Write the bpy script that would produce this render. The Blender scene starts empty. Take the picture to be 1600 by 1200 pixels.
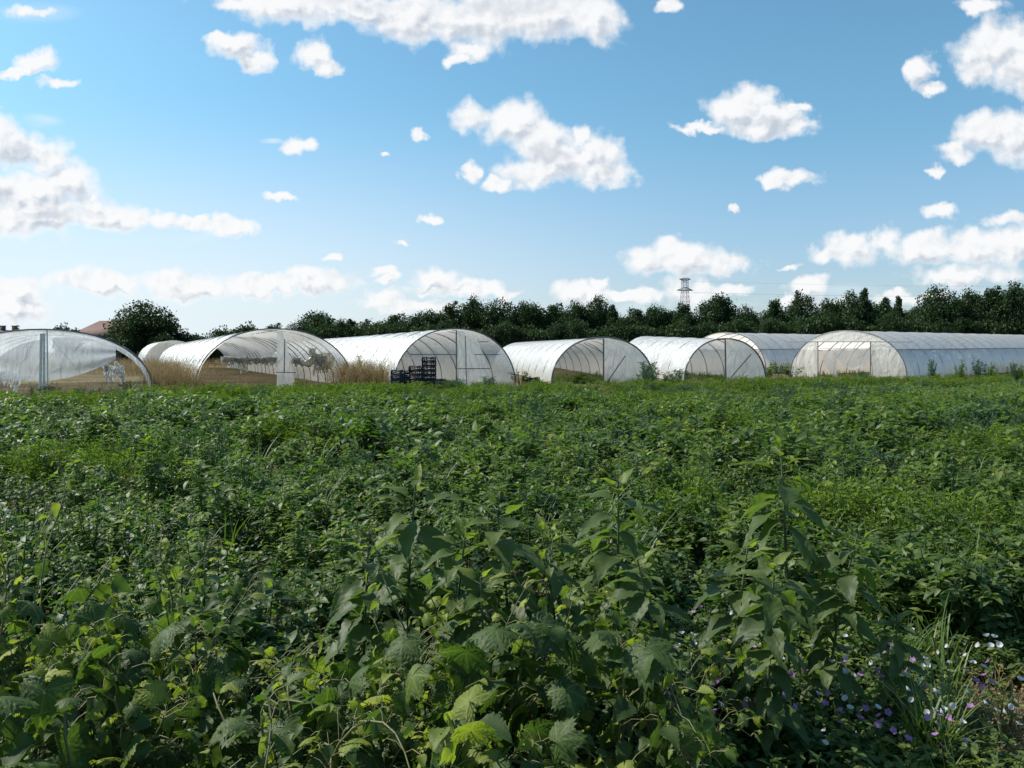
import bpy, math, random
import numpy as np
from mathutils import Vector
R = math.radians
random.seed(7); rng = np.random.default_rng(7)
scene = bpy.context.scene
COL = scene.collection

# ------------------------------------------------------------------ camera
CAMZ = 1.7; F = 1200.0; PITCH = math.atan(50/1200)
cd = bpy.data.cameras.new("camera"); cam = bpy.data.objects.new("camera", cd); COL.objects.link(cam)
cam.location = (0, 0, CAMZ); cam.rotation_euler = (R(90)-PITCH, 0, 0)
cd.sensor_width = 36; cd.lens = 27; cd.clip_start = 0.05; cd.clip_end = 5000
scene.camera = cam
def ray(px, py):
    cp, sp = math.cos(PITCH), math.sin(PITCH)
    a, b = px-800, 600-py
    return Vector((a, cp*F + sp*b, -sp*F + cp*b))
def at(px, py, Y):                       # point of the pixel's ray at depth Y
    d = ray(px, py); t = Y/d.y
    return Vector((d.x*t, Y, CAMZ + d.z*t))
def X(px, Y): return (px-800)/F*Y

# ------------------------------------------------------------------ view, world, sun
scene.view_settings.view_transform = 'Standard'; scene.view_settings.look = 'None'
scene.view_settings.exposure = 0.35; scene.view_settings.gamma = 1.0
scene.cycles.use_denoising = True
scene.cycles.max_bounces = 8; scene.cycles.transparent_max_bounces = 16
SUN_AZ, SUN_EL = R(-73), R(45)           # azimuth from +Y, negative = left
w = bpy.data.worlds.new("World"); scene.world = w; w.use_nodes = True
nt = w.node_tree; N = nt.nodes; L = nt.links
for n in list(N): N.remove(n)
def node(t, **k):
    n = N.new(t)
    for a, b in k.items(): setattr(n, a, b)
    return n
out = node('ShaderNodeOutputWorld'); bg = node('ShaderNodeBackground'); L.new(bg.outputs[0], out.inputs[0])
sky = node('ShaderNodeTexSky', sky_type='NISHITA', sun_disc=False, sun_elevation=SUN_EL, sun_rotation=SUN_AZ,
           air_density=1.0, dust_density=0.9, ozone_density=1.2, altitude=0)
SKY_STRENGTH = 0.13
CLOUD = [ # px, py, rx, ry
 (745,185,40,24),(800,190,55,36),(850,215,55,40),(880,245,68,40),(930,240,46,34),(945,270,44,24),(835,272,55,22),(775,288,24,13),(900,212,14,18),(735,270,13,17),
 (480,5,140,30),(560,15,66,26),(640,30,76,40),(740,25,110,48),(860,20,110,46),(930,25,56,38),(735,78,34,18),(716,94,20,11),(375,8,44,12),(1045,8,22,12),
 (375,70,42,24),(402,95,26,20),(343,60,25,12),(490,86,32,23),(508,106,24,13),
 (52,98,38,18),(28,112,38,9),(92,130,32,11),(55,18,40,9),
 (0,225,70,40),(40,232,60,34),(70,250,36,24),(30,300,100,34),(110,280,42,36),(60,330,120,34),(150,338,85,24),(235,345,52,16),(300,350,42,11),(362,350,38,14),(0,345,90,28),
 (465,228,24,14),(437,306,26,8),(658,215,13,10),(602,241,7,5),(520,397,11,7),(672,340,16,8),(626,381,11,5),(145,310,10,5),
 (1140,170,46,28),(1180,152,36,28),(1200,180,60,24),(1240,196,32,16),(1245,168,22,9),(1100,200,42,8),(1190,202,60,16),
 (1236,277,44,15),(1206,281,22,9),(1436,112,22,26),(1456,138,20,11),(1562,75,62,50),(1596,100,76,50),(1530,110,34,28),(1532,8,40,14),
 (1545,210,58,32),(1596,215,76,42),(1500,238,38,16),(1462,266,18,10),(1470,330,32,12),(1143,327,12,6),
 (1070,404,76,26),(1010,408,48,24),(1130,412,58,18),(1055,385,34,17),
 (1330,388,50,25),(1382,376,28,24),(1296,396,34,13),(1450,390,58,26),(1520,388,64,28),(1592,378,64,32),(1500,430,86,18),(1575,343,42,14),(1236,417,20,6),
 (905,456,46,17),(935,448,18,12),(985,460,48,9),(1078,458,44,22),(1145,453,32,10),(1262,446,34,14),(1235,472,36,10),(1300,470,44,10),(1420,465,60,10),
 (685,437,40,20),(740,452,60,14),(665,452,34,10),(790,458,34,9),(600,422,18,9),(598,437,14,6),
 (470,432,40,20),(505,445,60,18),(430,444,70,17),(370,450,70,16),(290,447,90,22),(160,440,90,20),(595,468,50,14),(30,450,60,20),(10,480,80,24),(650,480,60,12),
]
SHADE = [(855,240,62,20),(955,266,26,15),(800,215,44,10),(600,2,120,20),(790,8,130,26),(30,243,48,20),(90,332,90,13),(0,300,30,14),(1075,420,90,13),
 (1340,402,60,8),(1490,408,110,10),(1500,441,90,7),(1580,118,60,18),(1570,236,70,14),(1190,192,60,10),(480,458,90,9),(280,462,120,10),(690,452,50,6),(110,300,30,12),(905,467,50,6)]
FAINT = [(180,500,420,45),(420,490,320,32),(240,410,260,60),(150,440,330,60),(330,470,330,40),(90,395,160,30),(700,490,260,22),(60,190,46,14),(425,220,26,6),(1270,460,400,26),(330,375,120,30),(60,20,70,16),(1000,480,250,20)]
def lobes(P, lst, k=0.25):
    cur = None
    for cx, cy, rx, ry in lst:
        d = ray(cx, cy); c = (d.x/d.y, d.z/d.y)
        v = node('ShaderNodeVectorMath', operation='MULTIPLY_ADD'); L.new(P, v.inputs[0])
        v.inputs[1].default_value = (F/rx, F/ry, 0); v.inputs[2].default_value = (-c[0]*F/rx, -c[1]*F/ry, 0)
        ln = node('ShaderNodeVectorMath', operation='LENGTH'); L.new(v.outputs[0], ln.inputs[0])
        if cur is None: cur = ln.outputs['Value']
        else:
            m = node('ShaderNodeMath', operation='SMOOTH_MIN'); m.inputs[2].default_value = k
            L.new(cur, m.inputs[0]); L.new(ln.outputs['Value'], m.inputs[1]); cur = m.outputs[0]
    return cur
def M(op, a, b=None, c=None, clamp=False):
    m = node('ShaderNodeMath', operation=op, use_clamp=clamp)
    for i, v in enumerate((a, b, c)):
        if v is None: continue
        if isinstance(v, (int, float)): m.inputs[i].default_value = v
        else: L.new(v, m.inputs[i])
    return m.outputs[0]
def sstep(v, lo, hi):
    m = node('ShaderNodeMapRange', interpolation_type='SMOOTHSTEP'); L.new(v, m.inputs[0])
    m.inputs[1].default_value = lo; m.inputs[2].default_value = hi
    return m.outputs[0]
tc = node('ShaderNodeTexCoord'); sx = node('ShaderNodeSeparateXYZ'); L.new(tc.outputs['Generated'], sx.inputs[0])
yy = M('MAXIMUM', sx.outputs[1], 0.08)
cb = node('ShaderNodeCombineXYZ'); L.new(M('DIVIDE', sx.outputs[0], yy), cb.inputs[0]); L.new(M('DIVIDE', sx.outputs[2], yy), cb.inputs[1])
P0 = cb.outputs[0]
wn = node('ShaderNodeTexNoise', noise_dimensions='2D'); wn.inputs['Scale'].default_value = 34; wn.inputs['Detail'].default_value = 5; wn.inputs['Roughness'].default_value = .52
L.new(P0, wn.inputs['Vector'])
ws = node('ShaderNodeVectorMath', operation='MULTIPLY_ADD'); L.new(wn.outputs['Color'], ws.inputs[0])
ws.inputs[1].default_value = (.036, .030, 0); ws.inputs[2].default_value = (-.018, -.015, 0)
wa = node('ShaderNodeVectorMath', operation='ADD'); L.new(P0, wa.inputs[0]); L.new(ws.outputs[0], wa.inputs[1])
P = wa.outputs[0]
fb = node('ShaderNodeTexNoise', noise_dimensions='2D'); fb.inputs['Scale'].default_value = 22; fb.inputs['Detail'].default_value = 9; fb.inputs['Roughness'].default_value = .51
L.new(P0, fb.inputs['Vector'])
fb2 = node('ShaderNodeTexNoise', noise_dimensions='2D'); fb2.inputs['Scale'].default_value = 22; fb2.inputs['Detail'].default_value = 9; fb2.inputs['Roughness'].default_value = .51
of = node('ShaderNodeVectorMath', operation='ADD'); L.new(P0, of.inputs[0]); of.inputs[1].default_value = (-.006, .007, 0)
L.new(of.outputs[0], fb2.inputs['Vector'])
D = lobes(P, CLOUD)
Dn = M('MULTIPLY_ADD', M('SUBTRACT', fb.outputs[0], .5), -1.35, D)        # lower = denser
mask = M('POWER', sstep(Dn, 1.20, .50), .8)
thick = sstep(Dn, .95, .1)
emb = M('MULTIPLY', M('SUBTRACT', fb.outputs[0], fb2.outputs[0]), 1.2)   # light from upper left
po = node('ShaderNodeVectorMath', operation='ADD'); L.new(P, po.inputs[0]); po.inputs[1].default_value = (-.008, .016, 0)
Du = lobes(po.outputs[0], CLOUD)                                          # cloud thickness towards the light
side = sstep(M('SUBTRACT', Dn, M('MULTIPLY_ADD', M('SUBTRACT', fb2.outputs[0], .5), -1.1, Du)), -.35, .5)
S = lobes(P, SHADE, .3)
sh = M('MAXIMUM', M('MULTIPLY', side, sstep(Dn, 1.05, .45)), M('MULTIPLY', sstep(S, 1.25, .2), thick))
bri = M('ADD', M('SUBTRACT', 1.06, M('MULTIPLY', sh, .42)), emb)
bri = M('MINIMUM', M('MAXIMUM', bri, .5), 1.1)
ccol = node('ShaderNodeMix', data_type='RGBA'); L.new(sstep(bri, .38, 1.12), ccol.inputs[0])
ccol.inputs[6].default_value = (.42, .47, .54, 1); ccol.inputs[7].default_value = (.76, .765, .77, 1)
# sky colour scaled
ss = node('ShaderNodeVectorMath', operation='SCALE'); L.new(sky.outputs[0], ss.inputs[0]); ss.inputs['Scale'].default_value = SKY_STRENGTH
st = node('ShaderNodeVectorMath', operation='MULTIPLY'); L.new(ss.outputs[0], st.inputs[0]); 
tn_ = node('ShaderNodeMix', data_type='RGBA'); L.new(sstep(sx.outputs[2], .0, .34), tn_.inputs[0]); tn_.inputs[6].default_value = (.66, .72, .84, 1); tn_.inputs[7].default_value = (.65, .98, .98, 1)
L.new(tn_.outputs[2], st.inputs[1])
Fa = lobes(P0, FAINT, .5)
fn = node('ShaderNodeTexNoise', noise_dimensions='2D'); fn.inputs['Scale'].default_value = 7; fn.inputs['Detail'].default_value = 7; fn.inputs['Distortion'].default_value = .8
fm = node('ShaderNodeMapping'); fm.inputs['Rotation'].default_value = (0, 0, .5); fm.inputs['Scale'].default_value = (1, 2.6, 1); L.new(P0, fm.inputs[0]); L.new(fm.outputs[0], fn.inputs['Vector'])
fa = M('MULTIPLY', M('MULTIPLY', sstep(Fa, 1.15, .2), sstep(fn.outputs[0], .2, .8)), .72)
hz_ = M('MULTIPLY', sstep(M('DIVIDE', sx.outputs[2], yy), .34, .0), M('MULTIPLY_ADD', sstep(M('DIVIDE', sx.outputs[0], yy), .4, -.6), .78, .14))
fa = M('MAXIMUM', fa, hz_)
front = sstep(sx.outputs[1], .1, .3)
mx1 = node('ShaderNodeMix', data_type='RGBA'); L.new(M('MULTIPLY', fa, front), mx1.inputs[0]); L.new(st.outputs[0], mx1.inputs[6]); mx1.inputs[7].default_value = (.64, .73, .79, 1)
mx2 = node('ShaderNodeMix', data_type='RGBA'); L.new(M('MULTIPLY', M('MULTIPLY', mask, .97), front), mx2.inputs[0]); L.new(mx1.outputs[2], mx2.inputs[6]); L.new(ccol.outputs[2], mx2.inputs[7])
L.new(mx2.outputs[2], bg.inputs[0]); bg.inputs[1].default_value = 1.0
w.cycles.sampling_method = 'MANUAL'; w.cycles.sample_map_resolution = 512
sd = bpy.data.lights.new("sun", 'SUN'); sd.energy = 4.8; sd.angle = R(.5); sd.color = (1, .95, .87)
so = bpy.data.objects.new("sun", sd); COL.objects.link(so)
sdir = Vector((math.sin(SUN_AZ)*math.cos(SUN_EL), math.cos(SUN_AZ)*math.cos(SUN_EL), math.sin(SUN_EL)))
so.rotation_euler = sdir.to_track_quat('Z', 'Y').to_euler(); so.location = (-30, 20, 40)

# ------------------------------------------------------------------ helpers
def smooth(a, b, v):
    t = np.clip((v-a)/(b-a), 0, 1); return t*t*(3-2*t)
def gz(x, y):                            # terrain height
    x = np.asarray(x, float); y = np.asarray(y, float)
    return smooth(-15, 15, x)*np.clip(y-45, 0, 60)*.012 + .03*np.sin(x*.9+.3*y)*np.sin(y*.7)*smooth(3, 12, y)
def g(x, y): return float(gz(x, y))
class MB:
    def __init__(s): s.v = []; s.f = []; s.t = []; s.n = 0
    def add(s, v, f, tint=0.5):
        v = np.asarray(v, float).reshape(-1, 3); f = np.asarray(f, int).reshape(-1, 3)
        s.v.append(v); s.f.append(f+s.n)
        s.t.append(np.broadcast_to(np.asarray(tint, float), (len(v),)).copy()); s.n += len(v); return s
    def arrays(s): return np.concatenate(s.v), np.concatenate(s.f), np.concatenate(s.t)
    def quadgrid(s, P, tint=.5, closed=False):      # P: (a,b,3)
        a, b = P.shape[:2]; i = np.arange(a*b).reshape(a, b)
        if closed: i = np.concatenate([i, i[:, :1]], 1)
        q = np.stack([i[:-1, :-1], i[1:, :-1], i[1:, 1:], i[:-1, 1:]], -1).reshape(-1, 4)
        return s.add(P.reshape(-1, 3), np.concatenate([q[:, [0, 1, 2]], q[:, [0, 2, 3]]]), tint)
    def tube(s, pts, r, k=6, tint=.5):
        pts = np.asarray(pts, float); n = len(pts); r = np.broadcast_to(r, (n,))
        tg = np.gradient(pts, axis=0); tg /= np.linalg.norm(tg, axis=1, keepdims=True)+1e-9
        up = np.where(np.abs(tg[:, 2:3]) > .9, [[1., 0, 0]], [[0, 0, 1.]])
        a = np.cross(tg, up); a /= np.linalg.norm(a, axis=1, keepdims=True)+1e-9; b = np.cross(tg, a)
        th = np.arange(k)*2*np.pi/k
        P = pts[:, None]+r[:, None, None]*(a[:, None]*np.cos(th)[None, :, None]+b[:, None]*np.sin(th)[None, :, None])
        s.quadgrid(P, tint, closed=True)
        for e, o in ((0, 1), (n-1, -1)):
            f = [[0, i, i+1] for i in range(1, k-1)]
            s.add(P[e], f if o > 0 else [x[::-1] for x in f], tint)
        return s
    def box(s, c, h, rot=0, tint=.5):               # centre, half sizes
        c = np.array(c, float); v = np.array([[x, y, z] for x in (-1, 1) for y in (-1, 1) for z in (-1, 1)], float)*np.array(h)
        cr, sr = math.cos(rot), math.sin(rot)
        v = np.stack([v[:, 0]*cr-v[:, 1]*sr, v[:, 0]*sr+v[:, 1]*cr, v[:, 2]], 1)+c
        q = [(0, 1, 3, 2), (4, 6, 7, 5), (0, 4, 5, 1), (2, 3, 7, 6), (0, 2, 6, 4), (1, 5, 7, 3)]
        f = [];
        for a, b, cc, d in q: f += [(a, b, cc), (a, cc, d)]
        return s.add(v, f, tint)
    def build(s, name, mat, parent=None, sm=False, attr=True):
        v, f, t = s.arrays()
        me = bpy.data.meshes.new(name); me.vertices.add(len(v)); me.vertices.foreach_set('co', v.astype(np.float32).ravel())
        me.loops.add(len(f)*3); me.loops.foreach_set('vertex_index', f.astype(np.int32).ravel())
        me.polygons.add(len(f)); me.polygons.foreach_set('loop_start', np.arange(0, len(f)*3, 3, dtype=np.int32))
        if sm: me.polygons.foreach_set('use_smooth', np.ones(len(f), bool))
        me.update(calc_edges=True)
        if attr:
            at_ = me.attributes.new('tint', 'FLOAT', 'POINT'); at_.data.foreach_set('value', t.astype(np.float32))
        me.materials.append(mat)
        o = bpy.data.objects.new(name, me); COL.objects.link(o)
        if parent is not None: o.parent = parent
        return o
def rotm(yaw, pitch, roll):
    yaw, pitch, roll = [np.asarray(a, float) for a in np.broadcast_arrays(yaw, pitch, roll)]
    cy, sy, cp, sp, cr, sr = np.cos(yaw), np.sin(yaw), np.cos(pitch), np.sin(pitch), np.cos(roll), np.sin(roll)
    z, o = np.zeros_like(cy), np.ones_like(cy)
    m = lambda *a: np.stack(a, -1).reshape(cy.shape+(3, 3))
    return m(cy, -sy, z, sy, cy, z, z, z, o) @ m(o, z, z, z, cp, -sp, z, sp, cp) @ m(cr, z, sr, z, o, z, -sr, z, cr)
def inst(tpl, pos, Rm, scl, dt=None):
    """copies of a template (v,f,t): pos (n,3), Rm (n,3,3), scl (n,) or (n,3)"""
    v, f, t = tpl; pos = np.asarray(pos, float); n = len(pos)
    scl = np.asarray(scl, float); scl = scl.reshape(n, -1) if scl.ndim else np.full((n, 1), float(scl))
    V = np.einsum('nij,nvj->nvi', Rm, v[None]*scl[:, None, :])+pos[:, None]
    Fc = f[None]+(np.arange(n)*len(v))[:, None, None]
    T = np.broadcast_to(t[None], (n, len(v)))
    if dt is not None: T = T+np.asarray(dt)[:, None]
    return V.reshape(-1, 3), Fc.reshape(-1, 3), T.reshape(-1)
def tag(o, label=None, cat=None, group=None, kind=None):
    if label: o['label'] = label
    if cat: o['category'] = cat
    if group: o['group'] = group
    if kind: o['kind'] = kind
    return o
def empty(name, loc, rz=0, **k):
    o = bpy.data.objects.new(name, None); o.location = loc; o.rotation_euler = (0, 0, rz); COL.objects.link(o)
    o.empty_display_size = .3
    return tag(o, **k)
def copy_tree(src, loc, rz=0, scale=None, **k):
    r = src.copy(); COL.objects.link(r); r.location = loc; r.rotation_euler = (0, 0, rz)
    if scale is not None: r.scale = scale
    for ch in list(src.children):
        c = ch.copy(); COL.objects.link(c); c.parent = r
        for gch in list(ch.children):
            d = gch.copy(); COL.objects.link(d); d.parent = c
    return tag(r, **k)

# ------------------------------------------------------------------ materials
def newmat(name):
    m = bpy.data.materials.new(name); m.use_nodes = True
    t = m.node_tree
    for n in list(t.nodes): t.nodes.remove(n)
    o = t.nodes.new('ShaderNodeOutputMaterial')
    def nd(ty, ins=None, **k):
        n = t.nodes.new(ty)
        for a, b in k.items(): setattr(n, a, b)
        for a, b in (ins or {}).items():
            if isinstance(b, bpy.types.NodeSocket): t.links.new(b, n.inputs[a])
            else: n.inputs[a].default_value = b
        return n
    return m, nd, o, t
def ramp(nd, fac, stops):
    r = nd('ShaderNodeValToRGB', {0: fac}); cr = r.color_ramp
    while len(cr.elements) < len(stops): cr.elements.new(.5)
    for e, (p, c) in zip(cr.elements, stops): e.position = p; e.color = (*c, 1)
    return r.outputs[0]
def leafmat(name, stops, trans=.35, tmul=(1.5, 1.7, .6), rough=.42, spec=.5, noise=6, bump=.25, coords='Object'):
    m, nd, o, t = newmat(name)
    a = nd('ShaderNodeAttribute', attribute_name='tint')
    tcn = nd('ShaderNodeTexCoord')
    ns = nd('ShaderNodeTexNoise', {'Vector': tcn.outputs[coords], 'Scale': noise, 'Detail': 3})
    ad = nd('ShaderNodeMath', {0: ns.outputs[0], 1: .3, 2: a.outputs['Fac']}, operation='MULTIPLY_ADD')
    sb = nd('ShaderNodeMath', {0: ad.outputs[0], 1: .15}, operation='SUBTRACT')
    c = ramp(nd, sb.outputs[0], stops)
    bn = nd('ShaderNodeTexNoise', {'Vector': tcn.outputs[coords], 'Scale': noise*14, 'Detail': 2})
    bp = nd('ShaderNodeBump', {'Height': bn.outputs[0], 'Strength': bump, 'Distance': .01})
    p = nd('ShaderNodeBsdfPrincipled', {'Base Color': c, 'Roughness': rough, 'Specular IOR Level': spec, 'Normal': bp.outputs[0]})
    tm = nd('ShaderNodeVectorMath', {0: c, 1: tmul}, operation='MULTIPLY')
    tr = nd('ShaderNodeBsdfTranslucent', {'Color': tm.outputs[0]})
    mx = nd('ShaderNodeMixShader', {0: trans, 1: p.outputs[0], 2: tr.outputs[0]})
    t.links.new(mx.outputs[0], o.inputs[0]); return m
def plain(name, col, rough=.6, var=.25, scale=4, metal=0, bump=.2, spec=.5):
    m, nd, o, t = newmat(name)
    tcn = nd('ShaderNodeTexCoord')
    ns = nd('ShaderNodeTexNoise', {'Vector': tcn.outputs['Object'], 'Scale': scale, 'Detail': 6, 'Roughness': .65})
    c = ramp(nd, ns.outputs[0], [(.25, tuple(x*(1-var) for x in col)), (.75, tuple(min(1, x*(1+var)) for x in col))])
    bp = nd('ShaderNodeBump', {'Height': ns.outputs[0], 'Strength': bump, 'Distance': .02})
    p = nd('ShaderNodeBsdfPrincipled', {'Base Color': c, 'Roughness': rough, 'Metallic': metal, 'Normal': bp.outputs[0], 'Specular IOR Level': spec})
    t.links.new(p.outputs[0], o.inputs[0]); return m
def film(name, col, clear=.2, trans=.45, rough=.3, dirt=(.56, .52, .45), dirtamt=.35, wr=1.0):
    m, nd, o, t = newmat(name)
    tcn = nd('ShaderNodeTexCoord')
    n1 = nd('ShaderNodeTexNoise', {'Vector': tcn.outputs['Object'], 'Scale': .9, 'Detail': 7, 'Roughness': .65, 'Distortion': .6})
    f1 = nd('ShaderNodeMapRange', {0: n1.outputs[0], 1: .48, 2: .8, 3: 0, 4: dirtamt})
    cm = nd('ShaderNodeMix', {0: f1.outputs[0], 6: (*col, 1), 7: (*dirt, 1)}, data_type='RGBA')
    mp = nd('ShaderNodeMapping', {0: tcn.outputs['Object'], 'Scale': (1.2, 1.2, .5)})
    n2 = nd('ShaderNodeTexNoise', {'Vector': mp.outputs[0], 'Scale': 2.2, 'Detail': 5, 'Distortion': 1.2})
    bp = nd('ShaderNodeBump', {'Height': n2.outputs[0], 'Strength': min(1, .8*wr), 'Distance': .14})
    di = nd('ShaderNodeBsdfDiffuse', {'Color': cm.outputs[2], 'Normal': bp.outputs[0]})
    tr = nd('ShaderNodeBsdfTranslucent', {'Color': cm.outputs[2], 'Normal': bp.outputs[0]})
    gl = nd('ShaderNodeBsdfGlossy', {'Color': (.9, .9, .9, 1), 'Roughness': rough, 'Normal': bp.outputs[0]})
    tp = nd('ShaderNodeBsdfTransparent', {'Color': (.94, .96, .97, 1)})
    a = nd('ShaderNodeMixShader', {0: trans, 1: di.outputs[0], 2: tr.outputs[0]})
    fr = nd('ShaderNodeFresnel', {'IOR': 1.45, 'Normal': bp.outputs[0]})
    fq = nd('ShaderNodeMath', {0: fr.outputs[0], 1: .45}, operation='MULTIPLY')
    b = nd('ShaderNodeMixShader', {0: fq.outputs[0], 1: a.outputs[0], 2: gl.outputs[0]})
    c = nd('ShaderNodeMixShader', {0: clear, 1: b.outputs[0], 2: tp.outputs[0]})
    t.links.new(c.outputs[0], o.inputs[0]); return m
MT = {}
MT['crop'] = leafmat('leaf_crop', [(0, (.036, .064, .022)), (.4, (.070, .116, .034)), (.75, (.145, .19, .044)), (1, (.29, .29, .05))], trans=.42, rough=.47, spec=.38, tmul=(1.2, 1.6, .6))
MT['feather'] = leafmat('leaf_feathery', [(0, (.055, .09, .02)), (.5, (.11, .17, .03)), (1, (.18, .24, .045))], rough=.7, spec=.2, noise=2)
MT['bluegreen'] = leafmat('leaf_grey_green', [(0, (.03, .065, .04)), (.5, (.055, .10, .065)), (1, (.10, .15, .08))], rough=.6, spec=.3, noise=2)
MT['grass'] = leafmat('grass_blade', [(0, (.04, .08, .02)), (.5, (.08, .14, .03)), (1, (.2, .22, .07))], rough=.5, noise=3)
MT['dry'] = leafmat('dry_grass', [(0, (.10, .11, .035)), (.45, (.23, .17, .075)), (1, (.40, .29, .16))], rough=.8, spec=.2, tmul=(1, 1, 1), noise=2)
MT['hop'] = leafmat('leaf_hop', [(0, (.040, .070, .022)), (.34, (.070, .115, .028)), (.52, (.15, .195, .034)), (1, (.27, .30, .05))], trans=.42, rough=.55, spec=.3, noise=14, bump=.07)
MT['sunleaf'] = leafmat('leaf_sunflower', [(0, (.06, .095, .036)), (.5, (.095, .14, .04)), (1, (.22, .26, .05))], trans=.48, rough=.5, spec=.35, noise=12, bump=.08)
MT['tree'] = leafmat('leaf_tree', [(0, (.016, .034, .013)), (.5, (.026, .052, .018)), (1, (.046, .082, .026))], trans=.22, rough=.6, spec=.25, noise=.6, bump=0)
MT['tree2'] = leafmat('leaf_tree_light', [(0, (.018, .034, .013)), (.5, (.030, .056, .019)), (1, (.05, .085, .026))], trans=.25, rough=.6, spec=.25, noise=.6, bump=0)
MT['bark'] = plain('bark', (.07, .05, .035), .9, .4, 3)
MT['stem'] = plain('plant_stem', (.07, .10, .03), .6, .3, 10)
MT['vine'] = plain('vine_stem', (.12, .12, .04), .6, .4, 10)
MT['film'] = film('greenhouse_film', (.93, .88, .81), clear=.18, trans=.5, rough=.38)
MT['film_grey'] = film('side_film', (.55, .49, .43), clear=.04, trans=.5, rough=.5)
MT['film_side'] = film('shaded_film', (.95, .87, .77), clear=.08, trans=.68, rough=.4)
MT['film_clear'] = film('clear_sheet', (.92, .94, .95), clear=.34, trans=.7, rough=.15)
MT['film_dirty'] = film('old_film', (.93, .92, .89), clear=.24, trans=.62, dirtamt=.4, wr=1.6)
MT['film_beige'] = film('rolled_film', (.82, .73, .58), clear=0, trans=.5, dirtamt=.6, wr=1.5)
MT['steel'] = plain('galvanised_tube', (.16, .16, .165), .5, .35, 5, metal=.35)
MT['wood'] = plain('weathered_wood', (.74, .70, .63), .85, .35, 6)
MT['crate'] = plain('crate_black', (.012, .014, .02), .5, .3, 6)
MT['crate_b'] = plain('crate_blue', (.02, .035, .06), .45, .3, 6)
MT['roof'] = plain('roof_tile', (.13, .055, .042), .8, .3, 1.2)
MT['roof2'] = plain('roof_dark', (.055, .045, .045), .8, .3, 1.2)
MT['wall'] = plain('render_wall', (.5, .46, .4), .9, .1, 1)
MT['brick'] = plain('chimney_brick', (.10, .07, .06), .9, .3, 2)
MT['glass'] = plain('dark_pane', (.03, .035, .04), .1, .1, 1)
MT['pyl'] = plain('pylon_steel', (.30, .33, .36), .6, .2, 1, metal=.3)
MT['mallow'] = leafmat('petal_mallow', [(0, (.30, .13, .32)), (.5, (.40, .20, .43)), (1, (.48, .30, .52))], trans=.4, tmul=(1, 1, 1), rough=.6, noise=30)
MT['white'] = leafmat('petal_white', [(0, (.55, .55, .58)), (1, (.68, .68, .70))], trans=.4, tmul=(1, 1, 1), rough=.6, noise=30)

# ------------------------------------------------------------------ ground
def ground():
    xs = np.concatenate([[-1500, -700, -300, -160], np.arange(-100, 101, 1.0), [160, 300, 700, 1500]])
    ys = np.concatenate([[-1500, -300, -60, -20], np.arange(-10, 131, 1.0), [180, 300, 700, 1500, 3000]])
    Xg, Yg = np.meshgrid(xs, ys, indexing='ij')
    P = np.stack([Xg, Yg, gz(Xg, Yg)], -1)
    m, nd, o, t = newmat('ground_soil')
    tcn = nd('ShaderNodeTexCoord')
    n1 = nd('ShaderNodeTexNoise', {'Vector': tcn.outputs['Object'], 'Scale': .22, 'Detail': 6, 'Roughness': .6})
    n2 = nd('ShaderNodeTexNoise', {'Vector': tcn.outputs['Object'], 'Scale': 9, 'Detail': 8, 'Roughness': .7})
    mm = nd('ShaderNodeMath', {0: n2.outputs[0], 1: .6, 2: n1.outputs[0]}, operation='MULTIPLY_ADD')
    c = ramp(nd, nd('ShaderNodeMath', {0: mm.outputs[0], 1: .3}, operation='SUBTRACT').outputs[0],
             [(.25, (.05, .035, .022)), (.42, (.11, .075, .045)), (.55, (.16, .125, .06)), (.7, (.07, .09, .03))])
    bp = nd('ShaderNodeBump', {'Height': n2.outputs[0], 'Strength': .6, 'Distance': .05})
    p = nd('ShaderNodeBsdfPrincipled', {'Base Color': c, 'Roughness': .95, 'Specular IOR Level': .1, 'Normal': bp.outputs[0]})
    t.links.new(p.outputs[0], o.inputs[0])
    b = MB().quadgrid(P); tag(b.build('ground', m, sm=True), kind='structure')
ground()
# dry dirt track at the lower right
def dirt():
    th = np.linspace(0, 2*np.pi, 40, endpoint=False)
    c = np.array([X(1775, 2.95), 2.95]); rr = 1+.12*np.sin(3*th)+.08*np.sin(7*th+1)
    rings = []
    for k in (0.02, .5, .85, 1.0):
        rings.append(np.stack([c[0]+.62*rr*k*np.cos(th), c[1]+1.0*rr*k*np.sin(th), np.full(40, .012*(1-k)+.006)], -1))
    o = MB().quadgrid(np.stack(rings), closed=True).build('path', plain('dry_dirt', (.26, .20, .13), .95, .3, 14, bump=.6, spec=.1), sm=True)
    tag(o, kind='structure')
dirt()

# ------------------------------------------------------------------ greenhouses
class Tunnel:
    def __init__(s, pxc, Yf, pxb, Yb, W, H, bay=2.0, H2=None):
        s.f = np.array([X(pxc, Yf), Yf]); s.b = np.array([X(pxb, Yb), Yb]); s.W = W; s.H = H; s.H2 = H2 or H
        d = s.b-s.f; s.Ln = np.linalg.norm(d); s.d = d/s.Ln; s.r = np.array([s.d[1], -s.d[0]])   # r = right when looking along d
        s.n = max(2, round(s.Ln/bay)); s.rz = math.atan2(-s.d[0], s.d[1])
        s.gf = g(*s.f); s.gb = g(*s.b)
    # local frame: x = right, y = along axis, z up, origin = front centre on the ground
    def sect(s, u, y):                    # u in -1..1
        a = (1-u)*math.pi/2; k = y/s.Ln; H = s.H+(s.H2-s.H)*k
        return s.W/2*np.sign(np.cos(a))*np.abs(np.cos(a))**.92, H*np.sin(a)**.96+k*(s.gb-s.gf)
    def facepx(s, px, py, off=0.0):       # pixel -> local (x,z) on the front plane
        d = ray(px, py); o = np.array([0, 0]); fr = s.f+s.d*off
        t = np.dot(fr-o, s.d)/np.dot(np.array([d.x, d.y]), s.d)
        p = np.array([d.x, d.y])*t
        return float(np.dot(p-fr, s.r)), CAMZ+d.z*t-s.gf
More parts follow.
